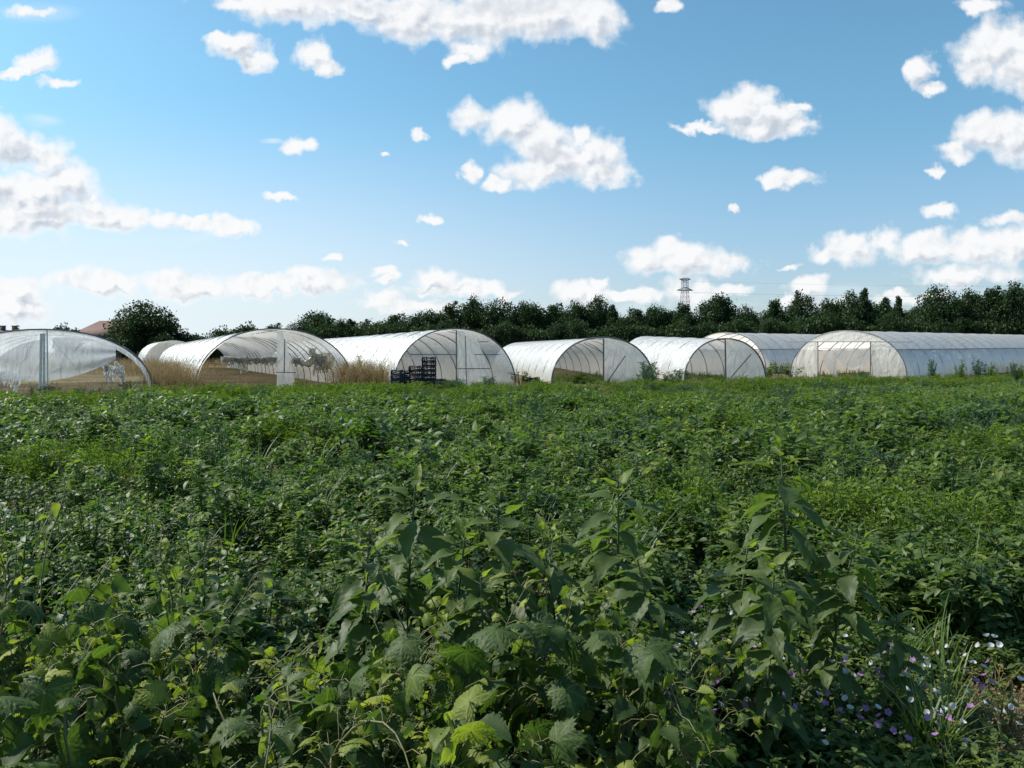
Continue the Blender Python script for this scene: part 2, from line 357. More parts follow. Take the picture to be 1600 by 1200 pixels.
def shell(T, u0, u1, nu, sag=.028, y0=0., y1=None):
    y1 = T.Ln if y1 is None else y1; bays = T.n; ny = bays*4+1
    ys = np.linspace(y0, y1, ny); us = np.linspace(u0, u1, nu)
    P = np.zeros((ny, nu, 3)); ph = rng.uniform(0, 6, 8)
    for i, y in enumerate(ys):
        x, z = T.sect(us, y); fr = (y/T.Ln*bays) % 1
        k = 1-sag*math.sin(math.pi*fr)*(1+.5*np.sin(us*5+ph[0]+y*.3))-.004*np.sin(us*17+y*2.1+ph[1])
        P[i, :, 0] = x*k; P[i, :, 1] = y; P[i, :, 2] = z*k
    return P
def tunnel(T, label, name='greenhouse', cover='film', split=None, tubr=.028, hoops_vis=None):
    root = empty(name, (T.f[0], T.f[1], T.gf), T.rz, label=label, cat='greenhouse', group='plastic tunnel greenhouses across the field')
    if split is None:
        MB().quadgrid(shell(T, -1, 1, 41)).build('cover', MT[cover], root, sm=True)
    else:
        MB().quadgrid(shell(T, -split, split, 33)).build('cover', MT[cover], root, sm=True)
        for a, b in ((-1, -split-.0), (split, 1)):
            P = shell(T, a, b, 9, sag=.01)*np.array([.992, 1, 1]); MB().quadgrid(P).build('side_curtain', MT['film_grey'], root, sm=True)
        for sg in (-1, 1):
            ys = np.linspace(0, T.Ln, T.n+1); pts = [(T.sect(np.array(sg*split), y)[0]*1.006, y, T.sect(np.array(sg*split), y)[1]) for y in ys]
            MB().tube(pts, .022).build('side_rail', MT['steel'], root, sm=True)
    us = np.linspace(-1, 1, 29)
    for i in range(T.n+1):
        y = T.Ln*i/T.n; x, z = T.sect(us, y); q = (.996 if split is None else .986) if i else 1.002
        MB().tube(np.stack([x*q, np.full_like(x, y+(.0 if i else -.03)), z*q], 1), tubr*(1.15 if i == 0 else 1)*(1.4 if T.H < 2.5 and i == 0 else 1)).build('hoop', MT['steel'], root, sm=True)
    ys = np.linspace(0, T.Ln, T.n+1)
    for u in (0.0,):
        pts = [(T.sect(np.array(u), y)[0]*.97, y, T.sect(np.array(u), y)[1]*.975) for y in ys]
        MB().tube(pts, .02).build('ridge_pole', MT['steel'], root, sm=True)
    return root
def panel(root, T, rows, name, mat, off=-.05, nx=14, amp=.05, clampx=True, label=None, thick=.0):
    """hanging sheet: rows of (z, xl, xr) from top to bottom in face coordinates"""
    zs = np.array([r[0] for r in rows]); xl = np.array([r[1] for r in rows]); xr = np.array([r[2] for r in rows])
    o = np.argsort(zs); zz = np.linspace(zs.max(), zs.min(), 22)
    l = np.interp(zz, zs[o], xl[o]); r = np.interp(zz, zs[o], xr[o]); t = np.linspace(0, 1, nx)
    P = np.zeros((22, nx, 3)); ph = rng.uniform(0, 6, 6)
    for i in range(22):
        P[i, :, 0] = l[i]+(r[i]-l[i])*t; P[i, :, 2] = zz[i]
        P[i, :, 1] = off+amp*(np.sin(t*9+ph[0]+zz[i]*1.5)+.6*np.sin(t*21+ph[1]+zz[i]*3)+.5*np.sin(zz[i]*6+ph[2]))*.5
    b = MB().quadgrid(P).build(name, MT[mat], root, sm=True)
    if label: b['label'] = label
    return b
def pxrows(T, rows, off=-.05):
    out_ = []
    for py, a, b in rows:
        x0, z0 = T.facepx(a, py, off); x1, z1 = T.facepx(b, py, off); out_.append(((z0+z1)/2, x0, x1))
    return out_
def bar(root, T, p0, p1, name='crossbar', r=.022, off=-.04, mat='steel', px=True):
    a = T.facepx(*p0, off) if px else p0; b = T.facepx(*p1, off) if px else p1
    pts = np.linspace((a[0], off, a[1]), (b[0], off, b[1]), 4)
    return MB().tube(pts, r).build(name, MT[mat], root, sm=True)
def archx(T, z):
    us = np.linspace(0, 1, 80); x, zz = T.sect(us, 0.0); return float(np.interp(z, zz[::-1], x[::-1]))
def bundle(root, pts, rad, name, mat='film_beige', parent=True, seed=0, k=14):
    rg = np.random.default_rng(seed); pts = np.asarray(pts, float); n = 40
    s = np.linspace(0, len(pts)-1, n); P = np.stack([np.interp(s, range(len(pts)), pts[:, j]) for j in range(3)], 1)
    rr = np.interp(s, range(len(pts)), rad); th = np.arange(k)*2*np.pi/k
    tg = np.gradient(P, axis=0); tg /= np.linalg.norm(tg, axis=1, keepdims=True)+1e-9
    a = np.cross(tg, [[0.01, 1, 0.02]]); a /= np.linalg.norm(a, axis=1, keepdims=True)+1e-9; b = np.cross(tg, a)
    f = 1+.16*np.sin(s[:, None]*7+th*2+rg.uniform(0, 6))+.26*np.sin(th*5+s[:, None]*1.3)+rg.normal(0, .06, (n, k))
    Q = P[:, None]+(rr[:, None]*f)[..., None]*(a[:, None]*np.cos(th)[None, :, None]+b[:, None]*np.sin(th)[None, :, None]*.7)
    return MB().quadgrid(Q, closed=True).build(name, MT[mat], root, sm=True)

def rag(root, T, px, py0, py1, wpx, off, mat, name, seed, top=.25):
    rg = np.random.default_rng(seed); n, m = 26, 22; x0, z0 = T.facepx(px, py0, off); x1, z1 = T.facepx(px, py1, off); xa, _ = T.facepx(px+wpx, py0, off); w_ = abs(xa-x0)
    v = np.linspace(0, 1, n)[:, None]; u = np.linspace(-.5, .5, m)[None]; ph = rg.uniform(0, 6.28, 8)
    wid = w_*(top+(1-top)*np.sin(np.pi*np.clip(v*.78+.05, 0, 1))**.8)*(1+.15*np.sin(v*7+ph[0]))
    X_ = x0+u*wid+.10*w_*np.sin(v*6+ph[1])+.03*np.sin(u*23+v*9+ph[2])
    Z_ = z0+(z1-z0)*v*(1+.16*np.sin(u*11+ph[3])+.10*np.sin(u*27+ph[4]))+0*u
    Y_ = off+(.035+.05*v)*(np.sin(u*26+ph[5]+v*3)+.6*np.sin(u*47+ph[6]-v*5))+.03*np.sin(v*19+u*9+ph[7])
    P = np.stack([X_, Y_, Z_], -1)+rg.normal(0, .006, (n, m, 3))
    return MB().quadgrid(P).build(name, MT[mat], root, sm=True)
def archx0(T, z):
    us = np.linspace(0, 1, 80); x, zz = T.sect(us, 0.0); return float(np.interp(z, zz[::-1], x[::-1]))*.985
# T1: far left, with the sheet slung across
T1 = Tunnel(70, 31.5, 112, 44, 8.0, 2.62, bay=3)
r1 = tunnel(T1, 'open greenhouse at far left with a clear sheet slung across its front', cover='film_clear')
def slung():
    xa, za = T1.facepx(-75, 566); xb, zb = T1.facepx(181, 561)
    n = 34; t = np.linspace(0, 1, n); xs = xa+(xb-xa)*t
    _, zbot = T1.facepx(70, 598); zb_ = za+(zb-za)*t-(za-zbot)*np.sin(np.pi*t)**.85
    P = np.zeros((16, n, 3))
    for i, q in enumerate(np.linspace(0, 1, 16)):
        ztop = np.array([np.interp(abs(x), [p for p in T1.sect(np.linspace(0, 1, 60), 0.)[0]][::1], [p for p in T1.sect(np.linspace(0, 1, 60), 0.)[1]]) for x in xs])-.13
        z = ztop+(zb_-ztop)*q
        P[i, :, 0] = xs; P[i, :, 2] = z
        P[i, :, 1] = .02+.12*np.sin(np.pi*q)+.05*np.sin(q*14+2.5*np.cos(np.pi*t))*np.abs(np.cos(np.pi*t))
    MB().quadgrid(P).build('slung_sheet', MT['film_clear'], r1, sm=True)
    us = np.linspace(-1, 1, 41); x, z = T1.sect(us, 0.)
    MB().quadgrid(np.stack([np.stack([x*1.004, np.full(41, -.045), z*1.004], 1), np.stack([x*.97, np.full(41, -.055), z*.93], 1), np.stack([x*.955, np.full(41, -.02), z*.905], 1)])).build('arch_band', MT['film_dirty'], r1, sm=True)
slung()
for q, (p, wd) in enumerate(((65, .055), (69.5, .045), (74, .03))):
    x0, _ = T1.facepx(p, 520); x1, _ = T1.facepx(p-2+q*1.5, 610)
    MB().tube([(x0, -.09, 2.45+.15*(q == 2)), ((x0+x1)/2, -.1, 1.3), (x1, -.09, 0)], wd, 7).build('post', MT['wood'], r1, sm=True)
for p, q0, q1, wd, sd_ in ((171, 571, 597, 18, 3), (182, 565, 586, 9, 5), (165, 566, 580, 8, 4), (190, 571, 597, 9, 9), (4, 576, 600, 16, 6), (23, 580, 610, 12, 7), (-12, 574, 600, 14, 8)):
    rag(r1, T1, p, q0, q1, wd, .25+.03*sd_, 'film_dirty', 'hanging_rag', sd_)
# T2
T2 = Tunnel(433, 36, 302, 84, 7.15, 2.78, bay=1.9)
r2 = tunnel(T2, 'greenhouse with dark hoops and a rolled beige curtain hanging across its opening')
panel(r2, T2, pxrows(T2, [(518, 433, 442), (545, 433, 450), (580, 433, 458), (612, 432, 463)]), 'door_panel', 'film_dirty', amp=.03)
bar(r2, T2, (445, 530), (444, 583), 'post', .025, off=-.09); bar(r2, T2, (431, 582), (462, 582), 'crossbar', .02, off=-.1)
def swag(px0, px1, py, sag, rad, seed, tail=None):
    pts = []
    n = max(4, int(abs(px1-px0)/9))
    for i in range(n+1):
        t = i/n; x, z = T2.facepx(px0+(px1-px0)*t, py+sag*math.sin(math.pi*t)+1.8*math.sin(i*2.1+seed))
        pts.append((x, -.06+.02*math.sin(i*3), z))
    bundle(r2, pts, [rad*(1+.3*math.sin(i*1.9+seed)) for i in range(n+1)], 'rolled_curtain', seed=seed)
swag(345, 432, 560, 2, .10, 1); swag(456, 492, 559, 9, .14, 2)
for p, q0, q1, wd, sd_, tp_ in ((489, 544, 562, 13, 11, .3), (498, 553, 581, 15, 12, .5), (511, 551, 579, 20, 13, .9), (504, 556, 574, 16, 16, .8), (380, 558, 579, 14, 14, .9), (357, 558, 570, 17, 17, 1.), (371, 559, 567, 15, 21, 1.), (394, 558, 569, 16, 22, 1.), (409, 559, 568, 17, 18, 1.), (424, 558, 570, 16, 19, 1.), (464, 559, 571, 14, 20, 1.)):
    rag(r2, T2, p, q0, q1, wd, -.14+.01*(sd_ % 3), 'film_beige', 'curtain_fold', sd_, tp_)
# T2 rear
T2b = Tunnel(272, 92, 255, 106, 6.6, 3.1)
r2b = tunnel(T2b, 'distant white greenhouse end behind the golden dry grass, left of the curtained one', tubr=.02)
panel(r2b, T2b, [(z, -archx0(T2b, z), archx0(T2b, z)) for z in np.linspace(T2b.H*.98, .02, 12)], 'end_panel', 'film', off=-.01, nx=20, amp=.05)
# T3
T3 = Tunnel(713, 35.8, 470, 78, 6.05, 2.78, bay=2.8)
r3 = tunnel(T3, 'greenhouse behind the black crate stacks with a torn dirty door panel right of its post')
bar(r3, T3, (713, 516), (713, 607), 'post', .03, off=-.07)
panel(r3, T3, pxrows(T3, [(517, 714, 722), (530, 714, 735), (550, 714, 742), (577, 714, 748), (612, 714, 752)]), 'door_panel', 'film_dirty', off=-.1, amp=.06)
panel(r3, T3, pxrows(T3, [(518, 722, 730), (535, 736, 748), (556, 744, 756), (577, 749, 762), (600, 752, 768)]), 'torn_sheet', 'film_clear', off=-.04, amp=.05)
for a, b in (((641, 554), (712, 554)), ((742, 554), (781, 554)), ((713, 576), (766, 576)), ((748, 534), (763, 534)), ((727, 525), (729, 606))): bar(r3, T3, a, b, 'crossbar', .02, off=-.12)
# T4
T4 = Tunnel(942, 41, 815, 76, 5.55, 2.46, bay=3.2)
r4 = tunnel(T4, 'middle greenhouse of the row, right half closed by a dirty sheet with diagonal brace')
bar(r4, T4, (943, 529), (943, 604), 'post', .045, off=-.08)
def halfpanel(r, T, z0=.02, ztop=None, x0=.05, k=.985):
    zs = np.linspace(T.H*.97, z0, 14)
    panel(r, T, [(z, x0, max(x0+.03, archx(T, z)*k)) for z in zs], 'end_panel', 'film_dirty', off=-.01, nx=20, amp=.05)
halfpanel(r4, T4)
bar(r4, T4, (948, 598), (977, 556), 'brace', .03, off=-.12)
bar(r4, T4, (912, 536), (943, 552), 'brace', .02, off=.5)
# T5
T5 = Tunnel(1133, 43.4, 1012, 58, 4.8, 2.42, bay=3.2, H2=2.75)
r5 = tunnel(T5, 'smallest greenhouse, leaning sheet and diagonal brace right of its post, beside the tall weeds')
bar(r5, T5, (1133, 530), (1134, 594), 'post', .045, off=-.08)
halfpanel(r5, T5)
bar(r5, T5, (1142, 590), (1174, 553), 'brace', .03, off=-.12)
# T7 behind, T6 at right
T7 = Tunnel(1132, 58, 1420, 92, 6.6, 3.0)
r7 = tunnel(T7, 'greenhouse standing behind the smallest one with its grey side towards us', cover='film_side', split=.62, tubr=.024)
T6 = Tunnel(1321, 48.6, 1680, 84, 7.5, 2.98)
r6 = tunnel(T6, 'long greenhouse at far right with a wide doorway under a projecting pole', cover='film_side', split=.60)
doorL, ztop = T6.facepx(1278, 535); doorR, _ = T6.facepx(1360, 535)
zs = np.linspace(2.0, .02, 12)
for sg, dx in ((-1, doorL), (1, doorR)):
    rows = [(z, -archx(T6, z)*.985, dx) if sg < 0 else (z, dx, archx(T6, z)*.985) for z in np.linspace(ztop+.02, .02, 12)]
    panel(r6, T6, rows, 'end_panel', 'film_dirty', off=-.01, nx=20, amp=.06)
panel(r6, T6, [(z, -archx(T6, z)*.97, archx(T6, z)*.97) for z in np.linspace(T6.H*.985, ztop, 10)], 'end_panel', 'film_dirty', off=-.015, nx=24, amp=.04)
bar(r6, T6, (1232, 534), (1425, 534), 'cross_pole', .03, off=-.16)
bar(r6, T6, (1278, 534), (1278, 590), 'post', .03, off=-.08); bar(r6, T6, (1360, 534), (1360, 590), 'post', .03, off=-.08)
def doorcurtain():
    n = 24; t = np.linspace(0, 1, n)
    for (pa, pb, yt, yb0, yb1, ex) in ((1303, 1362, 545, 552, 579, 1.2), (1285, 1308, 548, 560, 588, .8)):
        P = np.zeros((10, n, 3))
        for i, q in enumerate(np.linspace(0, 1, 10)):
            for j, tt in enumerate(t):
                px = pa+(pb-pa)*tt; pyb = yb0+(yb1-yb0)*math.sin(math.pi*min(1, tt*ex*.75))
                x, z = T6.facepx(px, yt+(pyb-yt)*q, .8); P[i, j] = (x, .8+.06*math.sin(tt*11+q*3), z)
        MB().quadgrid(P).build('door_curtain', MT['film_clear'], r6, sm=True)
doorcurtain()
for a, b in (((1312, 545), (1320, 533)), ((1334, 545), (1342, 533)), ((1280, 545), (1362, 545))): bar(r6, T6, a, b, 'crossbar', .015, off=.5)

# ------------------------------------------------------------------ crates
def crate_mb():
    b = MB(); W, D, H = .29, .2, .095; t = .012
    for sx_ in (-1, 1):
        for sy_ in (-1, 1): b.box((sx_*(W-.02), sy_*(D-.02), H), (.022, .022, H+.012))
    for sy_ in (-1, 1):
        b.box((0, sy_*(D-t), .028), (W-.04, t, .028)); b.box((0, sy_*(D-t), H+.025), (W-.04, t*.9, .014))
        b.box((0, sy_*(D-t), H*2-.03), (W-.04, t, .012))
        for k in (-.18, -.09, .09, .18): b.box((k, sy_*(D-t), H), (.012, t*.8, H-.03))
        b.box((-.14, sy_*(D-t*.5), H*2-.012), (.07, t*.7, .014)); b.box((.14, sy_*(D-t*.5), H*2-.012), (.07, t*.7, .014))
    for sx_ in (-1, 1):
        b.box((sx_*(W-t), 0, .04), (t, D-.04, .04)); b.box((sx_*(W-t), 0, H+.04), (t*.9, D-.04, .02))
        for k in (-.09, .09): b.box((sx_*(W-t), k, H), (t*.8, .012, H-.02))
    b.box((0, 0, .012), (W-.02, D-.02, .010))
    return b
c0 = crate_mb().build('crate', MT['crate']); me_b = c0.data; me_c = c0.data.copy(); me_c.materials.clear(); me_c.materials.append(MT['crate_b'])
ordn = ['bottom', 'second from bottom', 'third from bottom', 'fourth from bottom', 'fifth from bottom', 'sixth from bottom', 'seventh from bottom', 'eighth from bottom', 'ninth from bottom', 'tenth from bottom']
first = True
for px, Y, n, mesh, what, rz in ((622, 32.3, 5, me_c, 'leftmost bluish stack', .05), (634, 32.6, 5, me_b, 'short black stack beside the bluish one', 1.5),
                             (650, 32.2, 6, me_b, 'middle black stack', -.06), (670, 32.2, 8, me_b, 'tallest black stack', .03), (686, 32.9, 3, me_b, 'low stack right of the tallest stack', .3)):
    for k in range(n):
        o = c0 if first else c0.copy()
        if not first: COL.objects.link(o)
        first = False; o.data = mesh
        o.location = (X(px, Y)+random.uniform(-.015, .015), Y+random.uniform(-.015, .015), g(X(px, Y), Y)+k*.186+.002); o.rotation_euler = (0, 0, rz+random.uniform(-.03, .03))
        col = 'bluish' if mesh is me_c else 'black'
        tag(o, f'{col} plastic crate, {ordn[k] if k < n-1 else "topmost"} in the {what}', 'crate', 'plastic crates stacked before the greenhouse')
for px, Y, lab in ((612, 32.0, 'single dark crate lying low left of the bluish stack'), (833, 36.5, 'lone black crate standing between two greenhouses')):
    o = c0.copy(); COL.objects.link(o); o.data = me_b; o.location = (X(px, Y), Y, g(X(px, Y), Y)+(.002 if px < 700 else .002)); o.rotation_euler = (0, 0, .2)
    o.scale = (1, 1, 1) if px < 700 else (.95, 1, 2.6); tag(o, lab, 'crate', 'plastic crates stacked before the greenhouse')

# ------------------------------------------------------------------ houses
def house(px, Y, W, D, eave, ridge, hip, mat, label, rz=0, chim=()):
    x = X(px, Y); r = empty('house', (x, Y, g(x, Y)), rz, label=label, cat='house')
    b = MB().box((0, 0, eave/2), (W/2, D/2, eave/2)); b.build('wall', MT['wall'], r)
    e = .4; v = [(-W/2-e, -D/2-e, eave-.15), (W/2+e, -D/2-e, eave-.15), (W/2+e, D/2+e, eave-.15), (-W/2-e, D/2+e, eave-.15), (-W/2+hip, 0, ridge), (W/2-hip, 0, ridge)]
    rf = MB().add(v, [(0, 1, 5), (0, 5, 4), (2, 3, 4), (2, 4, 5), (1, 2, 5), (3, 0, 4), (0, 3, 2), (0, 2, 1)]).build('roof', MT[mat], r)
    for cx in chim:
        MB().box((cx, .3, ridge+.1), (.35, .3, .6)).box((cx, .3, ridge+.75), (.42, .36, .07)).build('chimney', MT['brick'], rf)
    for k in (-.3, 0, .3):
        w_ = MB().box((k*W, -D/2-.03, eave*.55), (.55, .05, .6)).build('window', MT['wall'], r); MB().box((k*W, -D/2-.09, eave*.55), (.47, .02, .52)).build('pane', MT['glass'], w_)
house(178, 128, 13, 9, 3.6, 6.9, 4.4, 'roof', 'house with red hipped roof half hidden by the big round tree', .1)
house(2, 140, 10, 9, 3.4, 5.7, 1.5, 'roof2', 'dark roofed house with two chimneys at the far left', .05, (.3, 2.4))
house(415, 150, 12, 8, 3.0, 5.2, 2, 'roof', 'low reddish roof just above the curtained greenhouse', 0)

# ------------------------------------------------------------------ pylon
def pylon():
    Y = 330; x = X(1069, Y); r = empty('pylon', (x, Y, g(x, Y)), .15, label='steel lattice electricity pylon rising behind the trees', cat='pylon')
    H = 32.6; b = MB()
    def hw(z): return 3.4-(3.4-1.55)*min(1, z/22) if z < 22 else 1.55-.45*min(1, (z-22)/6)
    lv = list(np.linspace(0, 18, 5))+list(np.linspace(20.5, H, 7))
    cor = lambda z: [(sx_*hw(z), sy_*hw(z), z) for sx_, sy_ in ((-1, -1), (1, -1), (1, 1), (-1, 1))]
    for a, c in zip(lv[:-1], lv[1:]):
        A, C = cor(a), cor(c)
        for i in range(4):
            j = (i+1) % 4
            b.tube([A[i], C[i]], .10, 4); b.tube([A[i], C[j]], .05, 4); b.tube([A[j], C[i]], .05, 4); b.tube([C[i], C[j]], .05, 4)
    b.build('lattice_body', MT['pyl'], r)
    for z, e in ((27.4, 3.5), (32.2, 2.5)):
        q = MB()
        for sg in (-1, 1):
            for yy_ in (-1, 1):
                q.tube([(0, yy_*1.2, z), (sg*e, 0, z)], .2, 4); q.tube([(0, yy_*1.2, z+1.2 if z < 30 else z-1.0), (sg*e, 0, z)], .15, 4)
                for t in (.35, .65): q.tube([(sg*e*t, yy_*1.2*(1-t), z), (sg*e*(t+.15), 0, z+(.7 if z < 30 else -.5)*(1-t))], .07, 4)
        q.build('crossarm', MT['pyl'], r)
    for k, (z, e) in enumerate(((27.2, 3.5), (27.2, -3.5), (32.0, 2.4))):
        p0 = np.array([x+e, Y, z]); p1 = np.array([x+330, Y-60+k*9, (26, 28, 31)[k]]); t = np.linspace(0, 1, 40)
        P = p0+(p1-p0)*t[:, None]; P[:, 2] -= 10*4*t*(1-t)*.35
        tag(MB().tube(P, .02, 4).build('power_cable', MT['pyl']), ['lower power cable running right from the near pylon arm', 'lower power cable running right from the far pylon arm', 'thin top power cable running right from the pylon head'][k], 'cable', 'power cables')
pylon()

# ------------------------------------------------------------------ trees
def crown(nb, seed, rx, rz, z0, nl, ls, airy=0, cone=0):
    nl = int(nl*2.4); ls *= .64
    rg = np.random.default_rng(seed); b = MB()
    # limbs carrying blobs
    C = []; Rr = []
    nb = int(nb*1.5)
    for i in range(nb):
        for _ in range(50):
            p = rg.uniform(-1, 1, 3)
            if np.linalg.norm(p) < .93 and p[2] > -.85: break
        wdt = 1-.4*cone*max(0, p[2]+.3)
        C.append([p[0]*rx*.82*wdt, p[1]*rx*.82*wdt, z0+rz+p[2]*rz*.86]); Rr.append(rg.uniform(.24, .38)*min(rx, 4)*(1-.25*airy)*(1-.2*cone))
    C = np.array(C); Rr = np.array(Rr); idx = rg.integers(0, nb, nl)
    d = rg.normal(0, 1, (nl, 3)); d /= np.linalg.norm(d, axis=1, keepdims=True)
    rad = Rr[idx]*np.abs(rg.normal(.80, .20+.12*airy, nl)); pos = C[idx]+d*rad[:, None]*np.array([1, 1, .8])
    leaf = (np.array([[0, 0, 0], [.5, .45, .08], [0, 1, -.05], [-.5, .45, .08]]), np.array([[0, 1, 2], [0, 2, 3]]), np.zeros(4))
    yaw = rg.uniform(0, 6.28, nl); v, f, t = inst(leaf, pos, rotm(yaw, rg.normal(-.2, .7, nl), rg.normal(0, .7, nl)), rg.uniform(.6, 1.3, nl)*ls, rg.uniform(.1, .9, nl))
    b.add(v, f, t); return b, C
def trunk(C, seed, h0, r0):
    rg = np.random.default_rng(seed); b = MB(); top = C[:, 2].max()*.8
    sp = np.array([[0, 0, 0], [.1, .05, h0], [.15*rg.normal(), .15*rg.normal(), (h0+top)/2], [.3*rg.normal(), .3*rg.normal(), top]])
    b.tube(sp, [r0*1.3, r0, r0*.6, r0*.15], 8)
    for c in C[::2]:
        z = max(h0*.8, c[2]*.55); b.tube([(0.05, 0, z), (c[0]*.5, c[1]*.5, (z+c[2])/2+.1), tuple(c)], [r0*.35, r0*.2, r0*.06], 5)
    return b
tpl = []
specs = [ # name, nb, rx, rz(half height), z0, nleaves, leafsize, airy, cone, mat
 ('broadleaf_tree', 46, 4.0, 3.9, 1.0, 5200, .42, 0, .3, 'tree'), ('broadleaf_tree', 40, 3.4, 4.1, .7, 4600, .42, .2, .6, 'tree'),
 ('broadleaf_tree', 50, 4.6, 3.8, .9, 5600, .42, 0, .1, 'tree'), ('airy_tree', 34, 3.3, 4.0, .9, 3200, .36, 1, .4, 'tree2'),
 ('slender_tree', 26, 2.2, 4.2, .5, 3000, .38, .3, 1.0, 'tree'), ('leafy_shrub', 30, 3.0, 2.0, -.1, 3000, .40, 0, .1, 'tree2'),
 ('broadleaf_tree', 44, 4.2, 4.0, .8, 4800, .40, .4, .2, 'tree')]
for i, (nm, nb, rx, rz_, z0, nl, ls, airy, cone, mt) in enumerate(specs):
    cb_, C = crown(nb, 100+i, rx, rz_, z0, nl, ls, airy, cone); H0 = z0+2*rz_
    tpl.append(dict(nm=nm, crown=cb_, C=C, H=C[:, 2].max()+.7, W=rx*2.05, mt=mt, root=None, i=i))
def place_tree(k, px, topy, wpx, Y, label, cat='tree', group='trees along the far edge of the field'):
    T = tpl[k]; x = X(px, Y); gz_ = g(x, Y); H = at(px, topy, Y).z-gz_; Wd = wpx/F*Y
    if T['root'] is None:
        r = empty(T['nm'], (0, 0, 0)); T['crown'].build('crown', MT[T['mt']], r); trunk(T['C'], 50+T['i'], max(.6, T['H']*.15), .22).build('trunk', MT['bark'], r, sm=True)
        T['root'] = r; r.location = (x, Y, gz_); r.rotation_euler = (0, 0, random.uniform(0, 6.28))
    else: r = copy_tree(T['root'], (x, Y, gz_), random.uniform(0, 6.28))
    s = Wd/T['W']; r.scale = (s, s, H/T['H'])
    return tag(r, label, cat, group)
TR = [ # template, px, topy, width px, depth, description
 (5, 105, 506, 52, 118, 'small dark tree peeping over the far left greenhouse'),
 (5, 32, 510, 34, 122, 'dark bush beside the chimneyed roof'),
 (2, 228, 472, 128, 112, 'big lone round dark tree beside the red roof'),
 (5, 292, 515, 52, 116, 'low bush at the right foot of the big lone tree'),
 (5, 350, 510, 50, 120, 'leftmost low tree above the curtained greenhouse'), (5, 385, 504, 60, 122, 'rounded low tree above the curtained greenhouse'), (3, 430, 503, 56, 124, 'feathery low tree over the top of the curtained greenhouse'),
 (0, 500, 487, 84, 112, 'round dark tree just right of the curtained greenhouse top'), (4, 548, 495, 34, 114, 'narrow dark tree right of the round dark tree'), (3, 580, 497, 56, 116, 'open airy tree above the long white greenhouse side'),
 (1, 622, 489, 66, 116, 'tree stepping up left of the crate stacks'), (0, 662, 485, 70, 118, 'tree above the black crate stacks'), (3, 705, 468, 62, 118, 'straggly tree with open top above the torn door greenhouse'),
 (6, 738, 463, 66, 122, 'tall tree with a tufted top right of the torn door post'), (2, 782, 468, 78, 120, 'broad tree over the gap between two greenhouses'), (0, 828, 472, 72, 120, 'rounded tree left of the middle of the wood'),
 (1, 868, 473, 62, 122, 'pointed tree left of the middle greenhouse'), (6, 900, 470, 60, 120, 'tree above the left part of the middle greenhouse'), (2, 932, 463, 72, 122, 'high rounded tree above the middle greenhouse post'),
 (4, 958, 472, 30, 118, 'slender tree right of the middle greenhouse post'), (1, 990, 480, 60, 120, 'lower tree left of the pylon'), (0, 1030, 478, 66, 122, 'tree standing left under the pylon'), (1, 1068, 472, 60, 120, 'tree directly under the pylon'),
 (0, 1116, 461, 76, 118, 'domed tree right of the pylon'), (2, 1160, 478, 66, 122, 'lower tree between the dome and the airy tree'), (1, 1208, 466, 60, 118, 'dark pointed tree left of the pale airy tree'),
 (3, 1252, 451, 62, 114, 'pale airy tree taller than its neighbours'), (0, 1298, 468, 66, 118, 'dark tree right of the pale airy tree'), (2, 1330, 456, 66, 116, 'dense tree above the doorway greenhouse'),
 (4, 1350, 445, 34, 114, 'slim pointed treetop above the doorway greenhouse'), (4, 1380, 460, 32, 116, 'left of two narrow trees above the long grey greenhouse'), (4, 1400, 458, 30, 114, 'right of two narrow trees above the long grey greenhouse'),
 (0, 1428, 478, 52, 118, 'low tree in the dip of the right treeline'), (2, 1462, 448, 86, 110, 'broad tree where the right treeline rises again'), (6, 1510, 452, 70, 110, 'rounded tree in the right wood'), (1, 1548, 446, 64, 108, 'tree with rough top in the right wood'),
 (6, 1585, 440, 70, 106, 'tallest tree at the right edge'), (0, 1640, 442, 80, 106, 'tree just outside the right edge'), (2, 1720, 440, 90, 106, 'tree beyond the right edge')]
for t in TR: place_tree(*t)
# front understory of the wood, lighter and lower
px = 470; i = 0
under = ['left end of the wood', 'above the left white greenhouse side', 'above the crates', 'above the torn door', 'over the gap between greenhouses', 'left of the middle greenhouse', 'behind the middle greenhouse', 'left of the pylon', 'under the pylon', 'right of the pylon', 'behind the smallest greenhouse', 'below the airy tree', 'left of the doorway greenhouse', 'behind the doorway greenhouse', 'behind the long grey side', 'near the right edge', 'at the right edge']
shades = ['low shrub with rounded top', 'bushy shrub a little higher', 'spreading shrub', 'dense dark shrub']
while px < 1700:
    wd = random.uniform(52, 80); kk = random.choice([5, 5, 5, 2, 6])
    top = random.uniform(496, 512) if px < 1150 else random.uniform(484, 505)
    a = under[min(len(under)-1, int((px-470)/1230*len(under)))]
    place_tree(kk, px, top, wd, random.uniform(103, 108), f'{shades[i % 4]} at the wood foot, {a}', 'shrub', 'shrubs at the foot of the wood'); px += wd*.52; i += 1
px = 1010                                   # far second row closing the gaps
row2 = [(560, 505), (620, 500), (690, 490), (760, 484), (820, 486), (880, 486), (940, 484), (1000, 492), (1060, 486), (1120, 480), (1180, 490), (1240, 480), (1300, 478), (1360, 472), (1420, 486), (1480, 465), (1540, 460), (1600, 456), (1670, 452)]
for j, (p, ty) in enumerate(row2): place_tree((2, 0, 6)[j % 3], p, ty, 96, 132, f'tree deep in the wood, {["seen over the long white side", "seen above the crates", "seen above the torn door", "left of the middle greenhouse", "right of the middle greenhouse", "near the pylon", "behind the airy tree", "behind the doorway greenhouse", "at the right edge"][min(8, j//2)]}', 'tree', 'trees deep in the wood')
